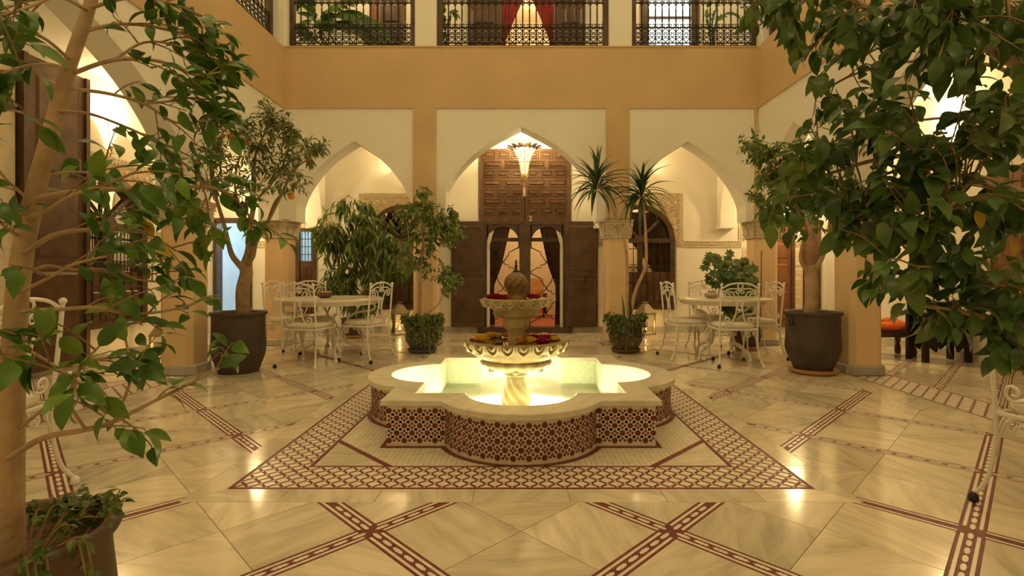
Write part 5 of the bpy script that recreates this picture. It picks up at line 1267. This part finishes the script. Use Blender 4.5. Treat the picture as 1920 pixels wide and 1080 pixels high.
# ---- dense fig at the right foreground
B = (2.30, 1.32, HG); pl = Plant('dense_fig_tree', 'dense dark green weeping fig crown filling the right foreground', B, seed=23)
pl.branch([Vector((2.30, 1.32, HG-.02)), Vector((2.27, 1.34, .9)), Vector((2.05, 1.4, 1.2)), at(2010, 330, 1.45), at(1985, 170, 1.45)], .05, .03, nm='trunk', n=10, keep=False)
RB = [([(1990, 220, 1.45), (1925, 130, 1.42), (1880, 105, 1.4), (1815, 62, 1.38), (1740, 38, 1.38), (1640, 22, 1.42), (1560, -20, 1.5), (1480, 10, 1.55), (1420, 50, 1.6)], .022),
 ([(1985, 160, 1.45), (1935, 110, 1.4), (1900, 60, 1.35), (1885, -10, 1.3)], .014), ([(1815, 62, 1.38), (1768, 40, 1.34), (1765, -20, 1.3)], .008),
 ([(1990, 300, 1.45), (1920, 262, 1.4), (1830, 262, 1.4), (1740, 285, 1.42), (1640, 300, 1.46), (1540, 330, 1.52), (1470, 350, 1.58)], .012),
 ([(1960, 200, 1.44), (1880, 130, 1.5), (1800, 118, 1.55), (1700, 116, 1.6), (1600, 140, 1.62), (1530, 180, 1.62)], .008),
 ([(1990, 340, 1.45), (1920, 358, 1.38), (1850, 335, 1.34), (1760, 328, 1.34), (1680, 360, 1.38), (1600, 410, 1.42)], .010),
 ([(1995, 400, 1.45), (1930, 375, 1.35), (1830, 340, 1.3), (1790, 375, 1.26), (1755, 425, 1.24), (1700, 470, 1.25), (1650, 520, 1.28)], .012),
 ([(2000, 560, 1.4), (1940, 620, 1.3), (1890, 603, 1.26), (1848, 595, 1.25), (1798, 584, 1.25), (1715, 570, 1.27), (1702, 562, 1.28), (1692, 538, 1.3)], .010),
 ([(2000, 480, 1.4), (1920, 540, 1.25), (1850, 520, 1.2), (1790, 500, 1.2), (1720, 500, 1.22)], .008), ([(1960, 250, 1.44), (1890, 230, 1.55), (1800, 220, 1.6), (1700, 230, 1.65), (1600, 260, 1.7)], .007)]
TRK = catmull([Vector((2.30, 1.32, HG-.02)), Vector((2.27, 1.34, .9)), Vector((2.05, 1.4, 1.2)), at(2010, 330, 1.45), at(1985, 170, 1.45)], 6)
for pts, r in RB:
    p0 = at(*pts[0]); q = min(TRK, key=lambda c: (c-p0).length); pre = [q] if (q-p0).length > .03 and pts[0][0] > 1950 else []
    pl.branch(pre+[at(*p) for p in pts], r, .003, nm='branch', n=6)
poly = [(1365, 90), (1400, 20), (1480, -40), (1960, -40), (1960, 700), (1890, 700), (1840, 640), (1790, 640), (1720, 655), (1650, 600), (1600, 520), (1555, 440), (1460, 470), (1425, 420), (1490, 300), (1540, 190), (1500, 140), (1420, 110)]
def in_poly(x, y, P=poly):
    c = False
    for i in range(len(P)):
        (x0, y0), (x1, y1) = P[i], P[(i+1) % len(P)]
        if (y0 > y) != (y1 > y) and x < (x1-x0)*(y-y0)/(y1-y0)+x0: c = not c
    return c
holes = [(1775, 195, 42), (1810, 90, 22), (1690, 25, 18), (1735, 250, 22)]
cnt = 0
while cnt < 390:
    px, py = pl.rd.uniform(1360, 1960), pl.rd.uniform(-40, 700)
    if not in_poly(px, py) or any(math.hypot(px-a, py-b_) < r for a, b_, r in holes): continue
    Y = pl.rd.uniform(1.12, 1.45) if px > 1650 else pl.rd.uniform(1.3, 1.75)
    pl.cluster(at(px, py-18, Y), .13, 5, .070, 'fig', droop=.75); cnt += 1
for (px, py, Y) in ((1865, 225, 1.3), (1830, 395, 1.2), (1893, 450, 1.2), (1725, 285, 1.3)): pl.leaf(at(px, py, Y), (.3, 0, -.8), .05, 'yellow')
pl.finish(300)
# ---- orange tree in the left clay pot
B = (-3.12, 5.66, HL); pl = Plant('orange_tree', 'small orange tree with narrow leaves and a few oranges in the dark clay pot', B, seed=31)
A = lambda x, y, d=5.66: at(x, y, d)
pl.branch([A(456, 592), A(455, 545), A(462, 510), A(454, 492)], .072, .062, 'bark_dark', 'trunk', 10, keep=False)
for pts, r in (([(452, 500), (436, 480), (428, 455), (420, 420), (405, 370), (395, 320), (400, 270), (415, 230)], .035), ([(456, 500), (466, 470), (468, 430), (476, 380), (474, 330), (482, 280), (505, 235)], .04),
               ([(460, 502), (474, 480), (480, 455), (500, 420), (530, 360), (550, 320), (590, 290)], .03), ([(468, 430), (450, 390), (440, 340), (450, 290), (455, 240)], .02), ([(500, 420), (520, 372), (560, 350), (582, 343)], .012),
               ([(476, 380), (520, 330), (540, 280), (545, 240)], .015), ([(405, 370), (375, 330), (360, 290)], .014)):
    pl.branch([A(x, y, 5.66-.07*i+pl.rd.uniform(-.12, .12)*(i > 2)) for i, (x, y) in enumerate(pts)], r, .005, 'bark_dark', n=6)
def blob(pl, cx, cy, rx, ry, Yc, ry_, n, length, nl, L_, kind, droop):
    k = 0
    while k < n:
        x, y, z = (pl.rd.uniform(-1, 1) for _ in range(3))
        if x*x+y*y+z*z > 1: continue
        pl.cluster(at(cx+x*rx, cy+y*ry, Yc+z*ry_), length, nl, L_, kind, droop); k += 1
for q in ((420, 250, 62, 50, 40), (500, 240, 55, 50, 45), (545, 280, 60, 40, 40), (450, 310, 75, 50, 45), (525, 335, 55, 40, 25), (385, 320, 40, 60, 20), (590, 275, 32, 18, 12)):
    blob(pl, q[0], q[1], q[2], q[3], 5.2, .27, int(q[4]*1.2), .16, 9, .09, 'olive', .25)
for (px, py, r) in ((433, 256, .04), (462, 264, .03), (537, 250, .028), (579, 303, .032), (546, 368, .036), (462, 340, .022), (418, 255, .025)):
    c = A(px, py, 5.35)-Vector(B); m = MB(); m.ball(c, r, 12, 8); o = m.build('orange', 'orange_fruit', pl.root, True); m = MB(); m.tube([c+Vector((0, 0, r)), c+Vector((.01, .03, r+.05))], .004, 4); m.build('stalk', 'twig', o)
pl.finish(300)
# ---- fig in the right clay pot
B = (3.19, 5.60, HR); pl = Plant('potted_fig_tree', 'small leaved fig tree with forked trunk in the big right clay pot', B, seed=37)
A = lambda x, y, d=5.60: at(x, y, d)
pl.branch([A(1520, 592), A(1522, 550), A(1520, 510), A(1519, 498)], .07, .06, 'bark', 'trunk', 10, keep=False)
for pts, r in (([(1515, 512), (1502, 488), (1504, 462), (1512, 430), (1490, 380), (1470, 330), (1450, 290)], .024), ([(1523, 512), (1538, 490), (1552, 450), (1556, 390), (1545, 320), (1510, 270)], .032), ([(1552, 450), (1575, 380), (1600, 320)], .02), ([(1490, 380), (1450, 370), (1425, 390)], .012), ([(1470, 330), (1430, 300), (1405, 290)], .012)):
    pl.branch([A(x, y, 5.6-.07*i+pl.rd.uniform(-.12, .12)*(i > 2)) for i, (x, y) in enumerate(pts)], r, .005, 'bark', n=6)
for q in ((1415, 275, 28, 36, 26), (1460, 300, 50, 45, 40), (1490, 360, 60, 50, 40), (1440, 360, 40, 40, 30), (1530, 300, 60, 60, 30), (1550, 390, 60, 50, 25), (1470, 410, 40, 30, 20)): blob(pl, q[0], q[1], q[2], q[3], 5.25, .3, q[4], .2, 9, .078, 'small', .5)
pl.finish(300)
# ---- weeping fig in the small left pot
B = (-1.36, 7.05, HS); pl = Plant('weeping_fig', 'weeping fig with thin pale stems in the small blue grey pot', B, seed=41)
A = lambda x, y, d=7.05: at(x, y, d)
for pts, r in (([(786, 612), (787, 560), (788, 510), (792, 470), (795, 430), (798, 380), (797, 350)], .03), ([(790, 612), (800, 590), (822, 570), (835, 540), (842, 520)], .012), ([(788, 500), (770, 470), (765, 430), (760, 400)], .012), ([(790, 480), (815, 445), (830, 410), (845, 390)], .014), ([(795, 430), (780, 400), (775, 370)], .01)):
    pl.branch([A(x, y, 7.05+pl.rd.uniform(-.15, .15)*(i > 1)) for i, (x, y) in enumerate(pts)], r, .004, 'bark', 'stem' if r > .02 else 'branch', 6)
for q in ((797, 368, 16, 26, 14), (770, 405, 35, 30, 30), (825, 410, 40, 36, 40), (800, 440, 55, 40, 45), (850, 440, 22, 32, 24), (770, 470, 35, 28, 18), (845, 525, 22, 30, 24), (765, 500, 28, 18, 12), (815, 500, 30, 25, 12)): blob(pl, q[0], q[1], q[2], q[3], 7.05, .32, int(q[4]*1.5), .2, 8, .074, 'small', .6)
pl.finish(300)
def trailer(nm, lab, x, y, zr, r, seed, aim, n=60):
    pl = Plant(nm, lab, (x, y, zr), 'plant', seed)
    for k in range(n):
        a = aim+pl.rd.gauss(0, 1.0); p = Vector((x+r*.6*math.cos(a), y+r*.6*math.sin(a), zr)); q = Vector((x+(r+.03)*math.cos(a), y+(r+.03)*math.sin(a), zr+pl.rd.uniform(.03, .12))); w = max(0, math.cos(a-aim)); e = q+Vector((.05*math.cos(a), .05*math.sin(a), -pl.rd.uniform(.03, .46)*w))
        P = pl.twig([p, q, e], .003, .0015); pl.spray(P, 13, .052, 'small', start=.1, droop=.3)
    pl.finish(300); return pl
trailer('trailing_plant', 'small leaved trailing plant spilling over the blue grey pot', -1.36, 7.05, HS, .20, 51, -PI*.36, 120); trailer('trailing_plant', 'small leaved trailing plant spilling over the brown pot under the dracaena', 1.44, 7.05, HD, .20, 52, -PI*.55, 80)
# ---- dracaena
B = (1.44, 7.05, HD); pl = Plant('dracaena', 'spiky dracaena with two thin crooked stems right of the door', B, 'plant', 43); A = lambda x, y, d=7.05: at(x, y, d)
pl.branch([A(1180, 606), A(1176, 560), A(1175, 480), A(1165, 430), A(1150, 395), A(1143, 375), A(1122, 350)], .022, .014, 'bark', 'stem', 6); pl.branch([A(1181, 606), A(1190, 550), A(1210, 500), A(1211, 450), A(1208, 400), A(1203, 365)], .026, .016, 'bark', 'stem', 6)
for cx, cy in ((1118, 344), (1202, 360)):
    for k in range(74):
        el = pl.rd.uniform(-.9, 1.45); az = pl.rd.uniform(0, 2*PI); d = Vector((math.cos(az)*math.cos(el), math.sin(az)*math.cos(el)*.8, math.sin(el)))
        pl.leaf(A(cx, cy)+Vector((0, 0, pl.rd.uniform(-.12, .06))), d, pl.rd.uniform(.34, .62), 'blade', up=(0, -.3, 1))
for dx in (-.06, .02): pl.leaf(Vector((1.47+dx, 7.0, HD)), (dx, 0, 1), .42, 'blade', up=(0, -1, 0))
pl.finish(300)
# ---- bamboo like palm behind the left table
B = (-2.82, 8.60, HB); pl = Plant('bamboo_palm', 'bamboo like plant with long drooping narrow leaves behind the left table', B, 'plant', 47); A = lambda x, y, d=8.6: at(x, y, d)
for pts in ([(664, 612), (668, 540), (675, 460), (690, 400), (700, 375)], [(662, 612), (650, 540), (640, 480), (620, 440), (605, 425)], [(666, 612), (690, 540), (710, 470), (730, 420), (745, 400)], [(664, 612), (660, 560), (640, 530), (615, 525)], [(664, 612), (665, 500), (668, 420), (660, 380), (655, 365)], [(666, 612), (700, 560), (730, 520), (750, 500)]):
    pl.branch([A(x, y, 8.6+pl.rd.uniform(-.3, .1)*(i > 1)) for i, (x, y) in enumerate(pts)], .014, .004, 'twig', 'stem', 5)
for q in ((665, 400, 60, 28, 30), (625, 440, 40, 25, 24), (690, 440, 65, 40, 44), (655, 480, 55, 40, 34), (725, 470, 50, 50, 40), (700, 520, 60, 30, 30), (630, 535, 42, 25, 22), (600, 450, 15, 15, 6), (680, 560, 60, 20, 12)): blob(pl, q[0], q[1], q[2], q[3], 8.45, .40, q[4], .35, 8, .27, 'bamboo', 1.5)
pl.finish(300)
# ---- umbrella plant behind the right table
B = (3.22, 7.30, HC); pl = Plant('umbrella_plant', 'umbrella plant with whorled rounded leaves behind the right table', B, 'plant', 53); A = lambda x, y, d=7.3: at(x, y, d)
for pts in ([(1400, 612), (1385, 570), (1365, 530), (1350, 500), (1345, 478)], [(1402, 612), (1395, 560), (1390, 520), (1385, 495)], [(1402, 612), (1410, 560), (1405, 520), (1400, 505)]): pl.branch([A(*p) for p in pts], .013, .006, 'twig', 'stem', 5)
for x, y0 in ((1411, 490), (1428, 470)): MB().tube([A(x-2, 612)-Vector(B), A(x, y0)-Vector(B)], .010, 6).build('stake', 'twig', pl.root)
for k in range(130):
    for _ in range(20):
        px, py = pl.rd.uniform(1318, 1415), pl.rd.uniform(474, 605)
        if ((px-1348)/34)**2+((py-505)/36)**2 < 1 or ((px-1390)/28)**2+((py-530)/45)**2 < 1 or (py > 575 and px > 1355): break
    c = A(px, py, 7.3+pl.rd.uniform(-.25, .2)); q = min(pl.nodes, key=lambda z: (z-c).length_squared); pl.twig([q, q.lerp(c, .5)+Vector((0, 0, .03)), c], .003, .002); ax = Vector((pl.rd.uniform(-.8, .8), -.9+pl.rd.uniform(-.4, .4), .45+pl.rd.uniform(-.3, .4))).normalized(); o_ = ax.orthogonal().normalized()
    for i in range(7): d = o_.copy(); d.rotate(Matrix.Rotation(i*2*PI/7, 3, ax)); pl.leaf(c, d+ax*.1, .088, 'round', up=ax)
pl.finish(300)
# ---- palms upstairs
def fronds(nm, lab, base, arcs, seed, L_=.34, n=13):
    pl = Plant(nm, lab, base, 'plant', seed)
    for pts in arcs:
        P = pl.branch([Vector(base)]+[at(*p) for p in pts], .016, .005, 'leaf_blade', 'frond_rib', 5)
        for i in range(n):
            k = int((.3+.7*(i+.5)/n)*(len(P)-2)); a = (P[k+1]-P[k]).normalized()
            for s in (-1, 1): pl.leaf(P[k], a*.7+Vector((0, s*.5, -.55 if s < 0 else .35)), L_*pl.rd.uniform(.7, 1.1), 'ficus', up=(0, -1, .4))
    pl.finish(300)
fronds('potted_palm', 'arching large leaved plant upstairs behind the left railing', (-2.75, 8.35, 4.335), [[(600, 60, 8.3), (640, 28, 8.25), (690, 40, 8.2), (725, 75, 8.15)], [(600, 70, 8.3), (630, 48, 8.25), (670, 55, 8.2), (700, 80, 8.2)], [(590, 40, 8.4), (580, 0, 8.4), (560, 10, 8.4)], [(585, 70, 8.4), (560, 55, 8.35), (550, 65, 8.3)], [(610, 40, 8.3), (650, 5, 8.3), (690, -10, 8.3)]], 61)
fronds('potted_palm', 'slender leaved plant upstairs at the left of the red curtains', (-1.15, 8.35, 4.335), [[(835, 60, 8.3), (832, 20, 8.3), (838, -20, 8.3)], [(840, 60, 8.3), (846, 25, 8.3), (856, 30, 8.3)], [(830, 60, 8.3), (828, 40, 8.3), (825, 20, 8.3)]], 62, .17, 9)
fronds('potted_palm', 'thin branching plant upstairs at the right of the bright window', (3.2, 8.4, 4.335), [[(1335, 50, 8.3), (1345, 10, 8.3), (1360, -20, 8.3)], [(1340, 50, 8.3), (1365, 25, 8.3), (1385, 30, 8.3)], [(1330, 60, 8.3), (1325, 30, 8.3), (1330, 0, 8.3)]], 63, .14, 9)
